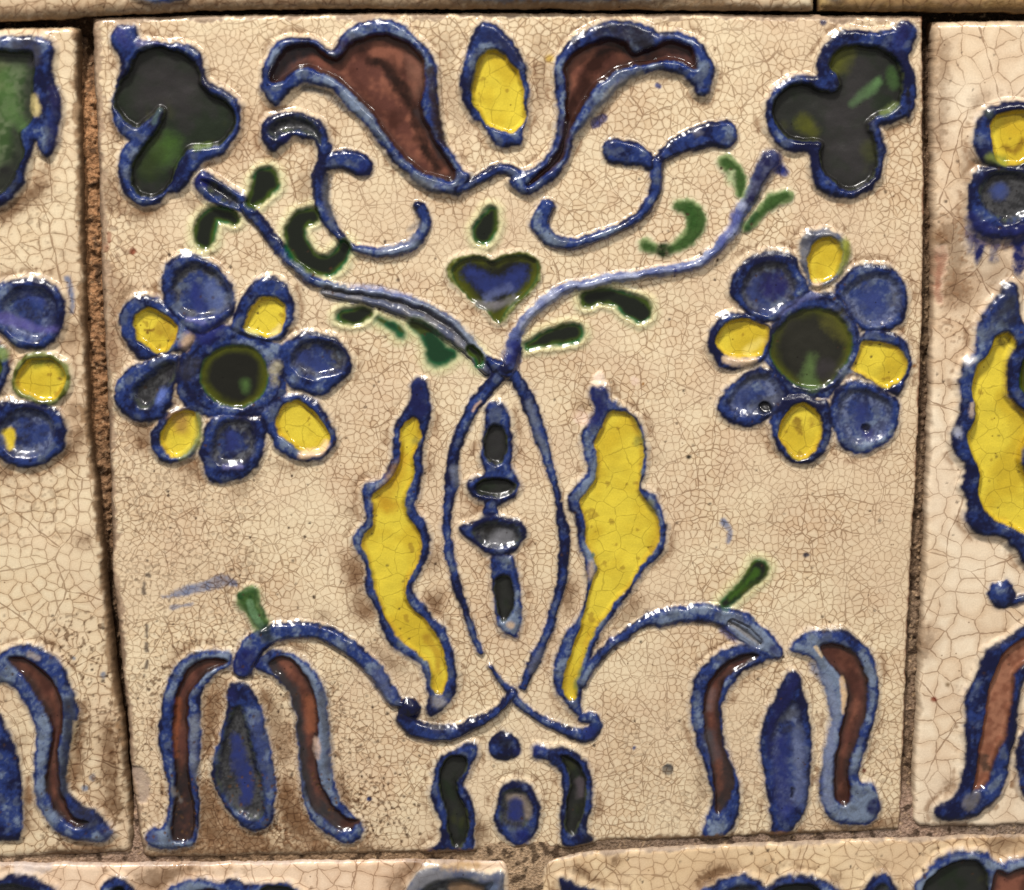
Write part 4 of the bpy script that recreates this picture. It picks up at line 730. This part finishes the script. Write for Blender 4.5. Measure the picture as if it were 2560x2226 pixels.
t.tint('G 1110,1230,60 1130,1270,50', S(238, 216, 196), .8, 5, 4, ck=.1); t.tint('G 1360,1270,50', S(232, 206, 188), .7, 5, 5, ck=.2); t.tint('G 980,1520,80', S(236, 210, 190), .5, 10, 8); t.tint('L 160,250,60', S(238, 214, 196), .6, 10, 8)
t.specks(150, (330, 1450, 1050, 2120), 5); t.specks(90, (300, 600, 1100, 1500), 6); t.specks(70, (1100, 1000, 2250, 2080), 8); t.specks(40, (1500, 380, 2280, 1100), 9); t.specks(260, (360, 1930, 1050, 2135), 10, rgb=S(84, 58, 36))
t.edge(0, 17, CLAY, .9, 11); t.edge(3, 20, S(150, 124, 102), .8, 14); t.edge(3, 11, S(112, 90, 72), .8, 15); t.edge(2, 15, S(116, 86, 58), .85, 17); t.edge(1, 5, S(142, 88, 62), .9, 20)
t.grit(330, 1560, 960, 2180, .6, s=5); t.grit(360, 1880, 1050, 2180, .8, S(104, 74, 48), 6); t.grit(190, 380, 380, 1250, .6, S(140, 112, 88), 9); t.grit(200, 1100, 700, 2000, .4, s=5); t.grit(1500, 1750, 2300, 2120, .3, s=5)
t.dirt('K 560,1500,70 580,1700,90 700,1790,90 900,1800,80', .7); t.dirt('K 1060,1500,70 1110,1700,90 1260,1810,70', .7); t.dirt('K 600,900,70 560,1200,60', .55); t.dirt('Y 700,170,40 900,180,50 1200,175,50 1500,170,30', .7); t.dirt('V 1300,80,30 1480,60,40 1540,60,40', .5)
t.dirt('O 600,200,60 600,600,70 620,720,40', .55, rgb=S(150, 122, 98)); t.dirt('N 600,1000,70 620,1150,50', .45)
t.tint('Q 760,1120,60 800,1200,70 800,1280,50', S(160, 140, 126), .8, 6, 8, matte=.8, ck=0, z=-6)
t.build()

# ------------------------------------------------------------------ neighbour on the left: same mould, only its right edge is in view
t = Tile('cream tile with a green trefoil, cut off along the left edge of the picture',
         'Z -400,84 0,71 170,66 196,72', 'Z 196,72 205,446 211,670 219,912 228,1091 250,1270 263,1426 286,1649 312,1828 326,1962 337,2090 330,2134', 'Z -400,2156 0,2149 179,2140 330,2134', 'Z -400,84 -400,2156',
         step=3.4, z0=2, radius=(18, 20, 24, 10), cell=30, seed=2, group='relief tiles set in the wall', stain=.3)
P = t.part
a = P('trefoil_leaf', None, 'green trefoil leaf with a blue outline'); b = P('leaf_blade', a, 'mottled green glaze')
t.closed('N -300,260 -100,215 100,200 230,205 300,240 305,330 300,420 330,500 345,600 330,750 310,850 270,890 220,840 200,800 170,900 150,1000 100,1090 20,1150 -100,1170 -250,1100 -300,900 -330,600', [('N -230,330 -50,280 80,285 180,300 200,370 190,480 195,570 180,680 120,750 140,850 110,950 60,1040 0,1090 -120,1090 -220,1000 -260,700', 'green', b)], a, hr=17, deep=.12, floor=-5)
t.tint('N 100,250,40 200,260,50 190,340,60', S(60, 58, 62), .8, 10, 6); t.tint('N 205,620,50 195,540,30', S(206, 188, 130), .8, 6, 5); t.tint('N 30,1000,140 60,880,80', S(30, 30, 28), .8, 16, 8)
t.tint('N 300,500,50 320,620,50 290,800,60', S(28, 26, 70), .7, 8, 5); t.tint('N 10,450,100 60,620,80 120,700,60', S(76, 108, 56), .5, 16, 14)
fl = P('flower', None, 'flower cut by the picture edge'); q = [P('petal', fl) for i in range(6)]; dc = P('flower_center', fl)
t.closed('O -40,300 0,240 100,215 200,205 300,240 360,310 375,410 350,500 310,580 200,620 100,600 0,520 -60,420', [('O 20,360 80,290 180,260 270,300 310,380 290,480 220,560 120,540 40,470', 'wash', q[0])], q[0], hr=15, deep=.1)
t.closed('O 70,800 90,700 150,640 260,630 350,670 400,750 390,830 340,900 270,930 170,900 100,870', [('O 90,790 120,710 180,665 270,655 340,690 375,760 350,840 290,900 190,880 120,850', 'yellow', q[1])], q[1], paint='olive', hr=13)
t.closed('O -80,1000 0,910 120,890 250,910 340,960 380,1060 370,1160 310,1220 200,1270 80,1270 -10,1210 -80,1120', [('O 0,1060 60,980 160,950 260,970 310,1050 280,1150 190,1200 90,1190 20,1130', 'wash', q[2])], q[2], hr=15, deep=.15)
for k, (ang, f) in enumerate(((150, 'wash'), (200, 'yellow'), (245, 'wash'))):
    r = math.radians(ang); t.closed(ell('O', -190+330*math.cos(r), 740+330*math.sin(r), 170, 120, ang), [(ell('O', -190+340*math.cos(r), 740+340*math.sin(r), 120, 75, ang), f, q[3+k])], q[3+k])
t.closed(ell('O', -190, 720, 250, 230), [(ell('O', -190, 720, 205, 185), 'disc', dc)], fl, hr=12, halo=0)
t.tint('O 10,640,70', S(120, 140, 70), .8, 8, 5); t.tint('O 50,1080,60 65,1150,30', S(206, 180, 50), .95, 6, 4); t.tint('O 30,430,60 180,490,36 320,500,30', S(92, 86, 160), .7, 8, 5); t.tint('O 380,210,30 400,300,24 400,400,22', S(92, 112, 150), .8, 5, 5); t.tint('O 330,780,20', S(104, 74, 30), .9, 4, 3); t.tint('O 200,690,50 300,680,40 350,750,30', S(84, 92, 28), .7, 8, 7)
t.tint('O 160,300,60 230,330,40', S(56, 72, 150), .5, 12, 9)
tu = P('tulip', None, 'tulip cut by the picture edge'); q = [P('petal', tu) for i in range(2)]
t.closed('Q -150,900 -60,780 0,790 50,880 100,1000 125,1150 135,1300 130,1480 60,1510 -60,1500 -150,1400 -170,1150', [], tu, hr=11, deep=.1)
t.closed('Q -30,520 0,480 60,430 150,405 250,430 340,500 390,600 430,720 445,800 430,900 400,1000 380,1120 390,1230 470,1300 560,1350 640,1450 600,1510 500,1520 390,1500 290,1430 220,1330 195,1200 195,1050 205,900 170,780 110,690 40,620 -30,620', [('Q 50,490 130,480 220,530 300,610 350,720 355,850 335,1000 335,1130 360,1250 410,1370 500,1400 430,1430 340,1370 280,1280 260,1180 270,1050 290,900 250,760 190,660 110,560', 'brown', q[0])], q[0], hr=13, thin=.2)
t.tint('Q 390,720,50 390,900,50 360,1080,50 370,1230,50', S(44, 46, 54), .8, 9, 6); t.tint('Q 450,1360,90 520,1400,70', S(40, 38, 44), .7, 12, 6); t.tint('Q 600,1460,60', S(26, 32, 84), .8, 8, 5); t.tint('Q 170,460,30 220,480,24', S(176, 164, 150), .6, 5, 5); t.tint('Q 425,850,16 410,1000,16 390,1150,14', S(190, 168, 130), .7, 4, 4)
t.closed('Q -420,700 -330,560 -250,560 -220,700 -240,1000 -280,1300 -380,1480 -430,1300', [('Q -370,750 -310,640 -270,760 -290,1000 -330,1250 -370,1000', 'brown', q[1])], q[1], hr=12)
for s in ('Q 515,1160,30', 'Q 475,1215,26', 'Q 575,585,30', 'Q 405,490,20'): t.tint(s, S(86, 108, 140), .8, 4, 3)
for s, am in (('N 10,1210,60 120,1130,60 230,1050,60', .8), ('N 240,960,40', .4), ('O 390,560,60 410,500,40', .6), ('O 380,1210,60 440,1090,50', .75), ('O 20,1290,70', .6), ('O 420,960,60', .5), ('O 470,1680,40', .7), ('Q 460,760,40 440,1000,50 420,1150,40', .6), ('Q 150,1250,50 150,1420,50', .6), ('Q 110,950,60', .35), ('Q 610,880,60 620,1150,60 640,1320,70', .75), ('Q 440,1530,40', .7), ('Q 300,1580,30 560,1570,40', .6)): t.dirt(s, am)
t.edge(1, 24, S(132, 100, 68), .8, 24); t.edge(1, 13, S(84, 62, 42), .85, 25); t.edge(2, 15, S(112, 82, 54), .8, 27); t.edge(0, 12, S(168, 140, 108), .7, 30)
t.grit(60, 1500, 360, 2160, .8); t.grit(-50, 300, 200, 1400, .35); t.specks(60, (0, 1500, 320, 2100), 12); t.build()

# ------------------------------------------------------------------ neighbour on the right: another mould
t = Tile('cream tile with one yellow leaf and wide cracks, cut by the right edge',
         'Z 2334,56 2560,52 2960,46', 'Z 2960,46 2930,2050', 'Z 2281,2056 2300,2069 2439,2073 2560,2064 2930,2050', 'Z 2334,56 2331,268 2331,799 2327,918 2314,1320 2309,1426 2296,1694 2287,1872 2281,2056',
         step=3.4, z0=2, radius=(18, 16, 16, 18), cell=54, seed=3, group='relief tiles set in the wall', cream=(S(233, 216, 190), S(224, 203, 174)), stain=.15)
P = t.part
fl = P('flower', None, 'dripping blue flower with a yellow petal'); q = [P('petal', fl), P('petal', fl)]
t.closed('R 380,780 400,680 450,610 540,570 640,570 740,600 790,700 770,820 720,910 600,950 480,930 390,880', [('R 470,700 530,640 620,620 700,640 740,720 710,800 690,880 620,930 530,910 500,850 480,780', 'yellow', q[0])], q[0], hr=19, deep=.2)
t.closed('R 352,1060 372,985 440,930 560,925 700,940 790,1020 790,1150 740,1260 660,1320 570,1340 470,1330 395,1300 355,1230 345,1150', [('R 420,1070 470,980 580,960 690,1000 720,1090 680,1190 580,1240 490,1210 430,1150', 'slate', q[1])], fl, hr=16, deep=.25)
for q_, am in (('R 380,1230,70 370,1330,50 366,1400,30', .8), ('R 430,1280,90 420,1400,56 408,1470,26', .9), ('R 480,1300,60 470,1360,40', .7), ('R 520,1310,80 500,1420,40 492,1450,24', .8), ('R 590,1310,80 575,1370,50', .6), ('R 650,1310,100 648,1440,70 636,1530,40', .95), ('R 730,1290,90 735,1430,66 725,1500,26', .9)): t.tint(q_, S(22, 28, 86), am, 8, 10, ck=.3, z=3)
t.tint('R 530,1070,80', S(56, 72, 130), .8, 10, 6); t.tint('R 480,880,60 560,900,40', S(120, 130, 50), .7, 8, 6); t.tint('R 560,820,26 620,850,26 660,790,30', S(120, 84, 20), .8, 6, 6); t.tint('R 620,700,110', S(196, 160, 40), .5, 12, 6); t.tint('R 470,640,40', S(60, 70, 40), .7, 8, 5)
a = P('leaf', None, 'long yellow leaf with a thick blue edge'); b = P('leaf_blade', a, 'yellow glaze of the leaf'); c = P('leaf_eye', a)
t.closed('S 390,400 430,290 490,210 560,130 620,120 640,200 645,300 680,370 760,430 820,600 820,900 820,1200 840,1500 780,1720 672,1700 600,1620 530,1545 430,1540 350,1470 340,1340 310,1270 330,1160 270,1080 255,980 290,900 300,790 290,680 320,580 380,510', [('S 500,430 560,400 600,430 620,500 570,590 575,690 610,790 660,850 700,950 660,1050 650,1150 690,1230 720,1400 700,1540 640,1510 560,1480 480,1430 410,1310 415,1180 370,1080 355,980 395,860 375,720 400,600 470,520', 'yellow', b)], a, hr=19, deep=.2, floor=-4)
t.closed(ell('S', 690, 650, 125, 200), [(ell('S', 710, 650, 70, 130), 'disc', c)], c, hr=14, deep=.2, halo=0)
t.tint('S 560,200,90 560,320,110', S(30, 30, 40), .7, 14, 8); t.tint('S 530,450,26 560,480,26', S(60, 50, 20), .6, 4, 8); t.tint('S 350,570,40 380,550,30', S(178, 176, 176), .6, 6, 8); t.tint('S 300,960,50', S(178, 180, 190), .6, 8, 8); t.tint('S 370,800,20 370,860,24', S(190, 170, 150), .7, 4, 6)
b2 = P('berry', None, 'round blue berry'); t.stroke('T 545,135,155 550,135,155', b2, hr=12, deep=.05, rise=24); t.stroke('T 610,170,50 700,145,46', b2, hr=10)
tu = P('tulip', None, 'pinkish brown tulip petal cut by the picture edge'); q0 = P('petal', tu)
t.closed('T 800,260 700,290 600,350 520,400 440,450 400,560 340,700 330,860 335,1000 310,1150 280,1240 200,1300 160,1340 180,1380 260,1400 360,1380 450,1330 530,1260 580,1150 590,1050 620,900 640,720 680,600 800,500', [('T 760,360 660,380 560,450 500,560 460,700 440,850 410,1000 400,1100 390,1180 380,1230 450,1200 490,1110 520,1000 570,880 600,720 620,580 700,500 760,470', 'pink', q0)], tu, hr=16, deep=.2)
t.tint('T 440,1060,50 460,1110,40', S(66, 50, 40), .8, 6, 9); t.tint('T 350,1300,60 390,1260,50', S(110, 106, 106), .7, 7, 8)
q1 = P('petal', tu); t.closed('T 620,1000 660,900 760,850 800,1000 800,1200 700,1280 640,1200', [], q1, hr=12, deep=.15)
t.tint('R 200,1420,80 190,1600,60 200,1680,40', S(146, 98, 76), .7, 10, 14, matte=.8, ck=0, z=-4); t.tint('S 190,30,70 190,150,50', S(146, 98, 76), .7, 10, 14, matte=.8, ck=0, z=-4); t.tint('T 165,718,30', RUST, .9, 3, 2); t.tint('T 245,640,24', S(110, 84, 44), .8, 4, 4)
for s, am in (('R 190,1340,60', .8), ('R 280,1300,110 260,1480,120 300,1620,120', .55), ('R 350,860,40 340,1200,30', .35), ('R 220,250,60 200,800,50', .4), ('T 130,370,70 110,460,60', .5), ('R 500,1500,160', .3), ('S 280,180,90', .5), ('T 260,1210,60 230,1260,40', .5), ('R 400,570,50 460,530,40', .35)): t.dirt(s, am)
t.edge(3, 10, S(150, 126, 100), .6, 34); t.edge(2, 12, S(120, 96, 78), .8, 37); t.edge(0, 10, S(150, 126, 100), .7, 39); t.specks(40, (2300, 60, 2560, 2050), 13); t.grit(2310, 480, 2480, 900, .7, S(140, 108, 80)); t.grit(2300, 40, 2400, 600, .6, S(150, 122, 92))
t.build()

# ------------------------------------------------------------------ tiles above and below
t = Tile('cream tile above the blue petals, only its lower lip in view along the top',
         'Z -400,-300 900,-320 2030,-320', 'Z 2030,-320 2032,28', 'Z -400,64 0,56 200,45 330,38 500,26 900,22 1300,22 1700,26 2032,28', 'Z -400,-300 -400,64',
         step=4.2, z0=16, radius=(10, 14, 34, 10), cell=28, seed=4, group='relief tiles set in the wall')
P = t.part; a = P('relief_motif', None, 'blue edge of a motif that runs out of the picture')
t.closed('A 250,-260 330,-60 420,-10 560,28 680,15 760,-30 850,-260', [('A 350,-240 440,-60 560,-25 680,-60 760,-240', 'wash', a)], a, hr=12)
b = P('relief_motif', None, 'grey blue edge of a motif at the top'); t.closed('Z 1020,-120 1100,-20 1240,6 1400,8 1560,4 1700,-20 1740,-120', [('Z 1080,-120 1200,-40 1400,-30 1600,-40 1680,-120', 'slate', b)], b, hr=10, paint='steel')
t.edge(2, 20, S(124, 92, 58), .85, 44); t.dirt('Z 0,40,30 200,30,30 420,16,26 700,12,30 1000,12,30 1800,14,30', .7); t.build()
t = Tile('dark-lipped cream tile above the right trefoil, at the top right',
         'Z 2050,-320 2960,-330', 'Z 2960,-330 2960,28', 'Z 2050,28 2300,30 2560,32 2960,28', 'Z 2050,-320 2050,28', step=4.2, z0=16, radius=(10, 10, 30, 22), cell=44, seed=5, group='relief tiles set in the wall', cream=(S(196, 170, 116), S(178, 150, 100)))
t.edge(2, 22, S(110, 82, 48), .9, 49); a = t.part('relief_motif', None, 'grey blue dab of glaze'); t.closed('D 960,-200 1000,-60 1060,-5 1110,-15 1150,-60 1180,-200', [], a, hr=9, paint='steel')
t.dirt('Z 2100,16,30 2400,14,40 2560,14,30', .6); t.build()
t = Tile('pinkish cream tile below the left tulip, along the bottom of the picture',
         'Z -400,2166 0,2158 378,2160 630,2156 1009,2150 1262,2150', 'Z 1262,2150 1276,2180 1280,2620', 'Z -400,2620 1280,2620', 'Z -400,2166 -400,2620', step=3.6, z0=3, radius=(14, 12, 10, 10), cell=44, seed=6, group='relief tiles set in the wall', cream=(S(234, 208, 180), S(222, 190, 158)), stain=.2)
P = t.part
a = P('relief_motif', None, 'leftmost blue arch'); t.closed('Y -60,280 0,260 60,240 130,250 190,280 230,320 240,420 200,560 -60,560', [('Y -20,310 60,290 140,310 180,350 170,500 -20,500', 'slate', a)], a, hr=15, deep=.15)
a = P('relief_motif', None, 'narrow blue arch'); t.closed('Y 395,320 430,265 480,255 520,290 540,340 530,440 480,540 420,440', [('Y 440,320 480,300 500,330 490,420 450,420', 'black', a)], a, hr=13, deep=.1)
a = P('relief_motif', None, 'double arch with brown and black glaze'); b = P('glaze_pool', a, 'brown glaze'); c = P('glaze_pool', a, 'black glaze')
t.closed('Y 660,330 720,280 800,260 870,280 930,260 1000,290 1100,280 1180,300 1230,350 1240,460 1150,580 700,580', [('Y 760,340 820,305 870,320 900,420 880,520 760,520', 'brown', b), ('Y 1030,320 1100,295 1180,320 1190,420 1150,520 1020,500', 'black', c)], a, hr=14, thin=.3)
a = P('relief_motif', None, 'pale grey scroll'); b = P('glaze_pool', a); t.closed('Y 1600,330 1640,260 1700,215 1800,215 1900,240 1985,240 2000,280 1990,420 1900,560 1640,560', [('Y 1670,330 1740,275 1830,265 1900,290 1960,290 1950,420 1870,500 1680,480', 'slate', b)], a, hr=15, paint='steel', halo=.6)
t.tint('Y 1800,300,40 1900,310,30', S(140, 110, 80), .7, 8, 6); t.tint('Y 1950,300,36', S(120, 140, 180), .6, 8, 5)
for s, am in (('Y 570,280,50 640,260,60 700,240,40', .7), ('Y 750,230,30', .6), ('Y 1640,220,50 1620,250,40', .6), ('Y 1570,290,50', .5)): t.dirt(s, am)
t.tint('Y 80,215,60 180,220,40', S(186, 172, 164), .9, 8, 10, matte=.5, ck=.0); t.tint('Y 1760,200,40 1880,205,44', S(170, 140, 100), .8, 8, 8, matte=.7); t.edge(0, 7, S(166, 150, 140), .8, 54); t.edge(1, 8, S(150, 126, 100), .7, 57); t.build()
t = Tile('cream tile with black and brown scallops, below the right tulip at the bottom',
         'Z 1356,2156 1385,2148 1474,2128 1765,2113 2206,2096 2290,2094 2439,2088 2560,2084 2960,2070', 'Z 2960,2070 2960,2620', 'Z 1350,2620 2960,2620', 'Z 1356,2156 1350,2180 1350,2620', step=3.6, z0=3, radius=(14, 10, 10, 14), cell=33, seed=8, group='relief tiles set in the wall', cream=(S(228, 204, 166), S(216, 188, 150)))
P = t.part
a = P('relief_motif', None, 'navy leaf tip'); t.closed('V 212,275 235,255 300,290 380,312 470,330 520,420 460,540 300,500 240,380', [], a, hr=14, deep=.3)
a = P('relief_motif', None, 'pair of blue scallops'); b = P('glaze_pool', a); c = P('glaze_pool', a, 'black glaze')
t.closed('V 770,330 830,280 920,250 1000,260 1040,290 1100,255 1200,250 1290,280 1340,330 1350,450 1260,580 850,580', [('V 850,340 930,295 1000,305 1030,420 960,520 850,480', 'slate', b), ('V 1060,320 1120,285 1200,290 1260,330 1270,440 1180,520 1060,460', 'black', c)], a, hr=15, deep=.1)
a = P('relief_motif', None, 'small blue bud'); b = P('glaze_pool', a); t.closed('V 1420,320 1460,262 1510,245 1550,290 1560,400 1520,520 1440,460', [('V 1460,325 1500,292 1520,330 1515,420 1470,440', 'slate', b)], a, hr=14, deep=.1)
a = P('relief_motif', None, 'large scallop with black and brown glaze'); b = P('glaze_pool', a, 'black glaze'); c = P('glaze_pool', a, 'brown glaze')
t.closed('V 1620,330 1650,260 1710,190 1780,155 1850,150 1910,160 1960,205 2061,180 2200,170 2300,250 2320,430 2200,580 1700,580', [('V 1655,320 1700,250 1780,200 1860,190 1900,220 1915,300 1890,500 1680,500', 'black', b), ('V 1935,250 1990,245 2061,220 2150,230 2220,300 2230,450 2100,520 1920,480', 'brown', c)], a, hr=16, thin=.2)
for s, am in (('V 780,290,30 850,240,30 910,235,20', .8), ('V 300,240,24 350,275,20', .8), ('V 440,205,24', .6), ('V 1950,130,60 2030,110,50', .5), ('V 1490,225,30', .5), ('V 1310,270,30', .5), ('V 1050,235,20', .5)): t.dirt(s, am)
t.edge(0, 11, S(150, 132, 116), .9, 64); t.edge(3, 14, S(140, 118, 98), .8, 67); t.specks(30, (1400, 2120, 2560, 2226), 15); t.build()

# ------------------------------------------------------------------ the mortar between the tiles
def mortar():
    outl = [T('Z 230,44 957,33 1457,33 2309,40 2312,428 2307,774 2293,1199 2279,1380 2265,1731 2250,2078 1752,2099 1498,2111 1425,2124 1105,2134 358,2147 330,1962 321,1828 308,1694 281,1430 272,1046 252,645 240,312'),
            T('Z -400,84 196,72 205,446 219,912 228,1091 250,1270 263,1426 286,1649 312,1828 326,1962 330,2134 -400,2156'),
            T('Z 2334,56 2960,46 2930,2050 2439,2073 2281,2056 2296,1694 2314,1320 2331,799'),
            T('Z -400,-300 2030,-320 2032,28 1300,22 500,26 0,56 -400,64'), T('Z 2050,-320 2960,-330 2960,28 2050,28'),
            T('Z -400,2166 378,2160 1262,2150 1280,2620 -400,2620'), T('Z 1356,2156 1474,2128 1765,2113 2560,2084 2960,2070 2960,2620 1350,2620')]
    st = 3.6
    X, Y = np.meshgrid(np.arange(-390, 2950, st), np.arange(-310, 2610, st))
    D = np.full(X.shape, -1e6)
    for o in outl:
        P = np.array(o); w = (X > P[:, 0].min()-40) & (X < P[:, 0].max()+40) & (Y > P[:, 1].min()-40) & (Y < P[:, 1].max()+40)
        D[w] = np.maximum(D[w], sd_poly(X[w], Y[w], P))
    keep = D < 24
    # depth and colour of the pointing, given at a few places along the joints
    ctl = [(210, 90, -56, (104, 76, 52)), (222, 300, -30, (172, 124, 80)), (230, 640, -32, (166, 120, 78)), (250, 1000, -34, (150, 108, 70)), (262, 1200, -36, (134, 100, 68)), (285, 1560, -46, (104, 80, 58)), (318, 1880, -50, (92, 70, 52)), (345, 2120, -10, (168, 138, 116)),
           (0, 68, -74, (80, 58, 40)), (600, 30, -74, (84, 60, 40)), (1300, 28, -76, (80, 56, 38)), (2000, 30, -80, (56, 40, 30)), (2320, 45, -64, (74, 56, 42)),
           (2322, 200, -44, (104, 82, 62)), (2320, 500, -34, (118, 92, 68)), (2318, 800, -32, (114, 92, 68)), (2312, 1000, -34, (106, 84, 64)), (2300, 1300, -30, (124, 100, 76)), (2288, 1600, -26, (136, 112, 88)), (2272, 1900, -24, (120, 96, 74)), (2266, 2070, -8, (176, 144, 122)),
           (0, 2154, -8, (186, 154, 124)), (600, 2151, -9, (150, 120, 90)), (1000, 2143, -8, (152, 122, 92)), (1315, 2160, 0, (186, 156, 122)), (1315, 2300, -2, (180, 150, 118)), (1450, 2122, -6, (138, 114, 92)), (1800, 2105, -8, (142, 118, 100)), (2230, 2087, -6, (160, 136, 118)), (2500, 2076, -6, (150, 128, 110)), (2040, -100, -40, (60, 46, 34))]
    wsum = np.zeros(X.shape); Zc = np.zeros(X.shape); C = np.zeros(X.shape+(3,))
    for x, y, z, c in ctl:
        g = 1/((X-x)**2+(Y-y)**2+900)**1.6; wsum += g; Zc += g*z; C += g[..., None]*S(*c)
    Z = Zc/wsum; C /= wsum[..., None]; C = (C+(C.mean(-1, keepdims=True)-C)*.12)*.98
    n = fbm(X, Y, 26, 40, 4); f = vn(X, Y, 6, 43)
    g = np.clip(-Z/34, .28, 1); Z = Z+g*((n-.5)*22+(f-.5)*7+np.clip(vn(X, Y, 11, 47)-.72, 0, 1)*26)
    C = C*(.62+.76*(n*.5+f*.5))[..., None]
    C = lerpc(C, np.broadcast_to(S(58, 42, 30), C.shape), ss(.66, .8, vn(X, Y, 13, 49))*.8); C = lerpc(C, np.broadcast_to(S(206, 176, 140), C.shape), ss(.80, .9, vn(X, Y, 5, 50))*.6)
    xw, zw = wall(X, Y); V = np.stack([xw, -Z*U, zw], -1).reshape(-1, 3)
    idx = np.arange(X.size).reshape(X.shape)
    F = np.stack([idx[1:, :-1], idx[1:, 1:], idx[:-1, 1:], idx[:-1, :-1]], -1).reshape(-1, 4)
    k = (keep[1:, :-1] & keep[1:, 1:] & keep[:-1, 1:] & keep[:-1, :-1]).reshape(-1); F = F[k]
    vid, inv = np.unique(F, return_inverse=True); inv = inv.reshape(-1)
    me = bpy.data.meshes.new('mortar'); me.vertices.add(len(vid)); me.vertices.foreach_set('co', V[vid].astype(np.float32).ravel())
    me.loops.add(len(inv)); me.loops.foreach_set('vertex_index', inv.astype(np.int32)); me.polygons.add(len(F))
    me.polygons.foreach_set('loop_start', np.arange(0, len(inv), 4, dtype=np.int32)); me.polygons.foreach_set('loop_total', np.full(len(F), 4, np.int32)); me.update(calc_edges=True)
    me.polygons.foreach_set('use_smooth', np.ones(len(F), bool))
    at = me.attributes.new('pigment', 'FLOAT_COLOR', 'POINT'); at.data.foreach_set('color', np.c_[np.clip(C.reshape(-1, 3)[vid], 0, 1), np.ones(len(vid))].astype(np.float32).ravel())
    m, nt, bs = nodes_of('sandy_mortar'); a = N(nt, 'ShaderNodeAttribute', attribute_name='pigment')
    tc = N(nt, 'ShaderNodeTexCoord'); nz = N(nt, 'ShaderNodeTexNoise'); nz.inputs['Scale'].default_value = 1500; nz.inputs['Detail'].default_value = 4; nt.links.new(tc.outputs['Object'], nz.inputs['Vector'])
    c = mixc(nt, ramp(nt, nz.outputs[0], .35, .65), mixc(nt, 1.0, a.outputs['Color'], (.62, .58, .54), 'MULTIPLY'), a.outputs['Color'])
    nt.links.new(c, bs.inputs['Base Color']); bs.inputs['Roughness'].default_value = .9; bs.inputs['Specular IOR Level'].default_value = .2
    bp = N(nt, 'ShaderNodeBump'); bp.inputs['Strength'].default_value = .9; bp.inputs['Distance'].default_value = .0006; nt.links.new(nz.outputs[0], bp.inputs['Height']); nt.links.new(bp.outputs[0], bs.inputs['Normal'])
    me.materials.append(m); o = bpy.data.objects.new('mortar', me); col.objects.link(o); o['kind'] = 'structure'
    # the wall the tiles are bedded on
    x, z = wall(np.array([-420., 2980, 2980, -420]), np.array([-340., -340, 2640, 2640])); yb, yf = 160*U+.02, 130*U
    v = [(a_, yf, b_) for a_, b_ in zip(x, z)]+[(a_, yb, b_) for a_, b_ in zip(x, z)]
    wm = bpy.data.meshes.new('wall'); wm.from_pydata(v, [], [(3, 2, 1, 0), (4, 5, 6, 7), (0, 1, 5, 4), (1, 2, 6, 5), (2, 3, 7, 6), (3, 0, 4, 7)])
    m2, nt2, b2 = nodes_of('rough_plaster'); tc = N(nt2, 'ShaderNodeTexCoord'); nz = N(nt2, 'ShaderNodeTexNoise'); nz.inputs['Scale'].default_value = 300; nt2.links.new(tc.outputs['Object'], nz.inputs['Vector'])
    nt2.links.new(mixc(nt2, nz.outputs[0], S(90, 70, 52), S(130, 104, 78)), b2.inputs['Base Color']); b2.inputs['Roughness'].default_value = .95
    wm.materials.append(m2); wo = bpy.data.objects.new('wall', wm); col.objects.link(wo); wo['kind'] = 'structure'
mortar()
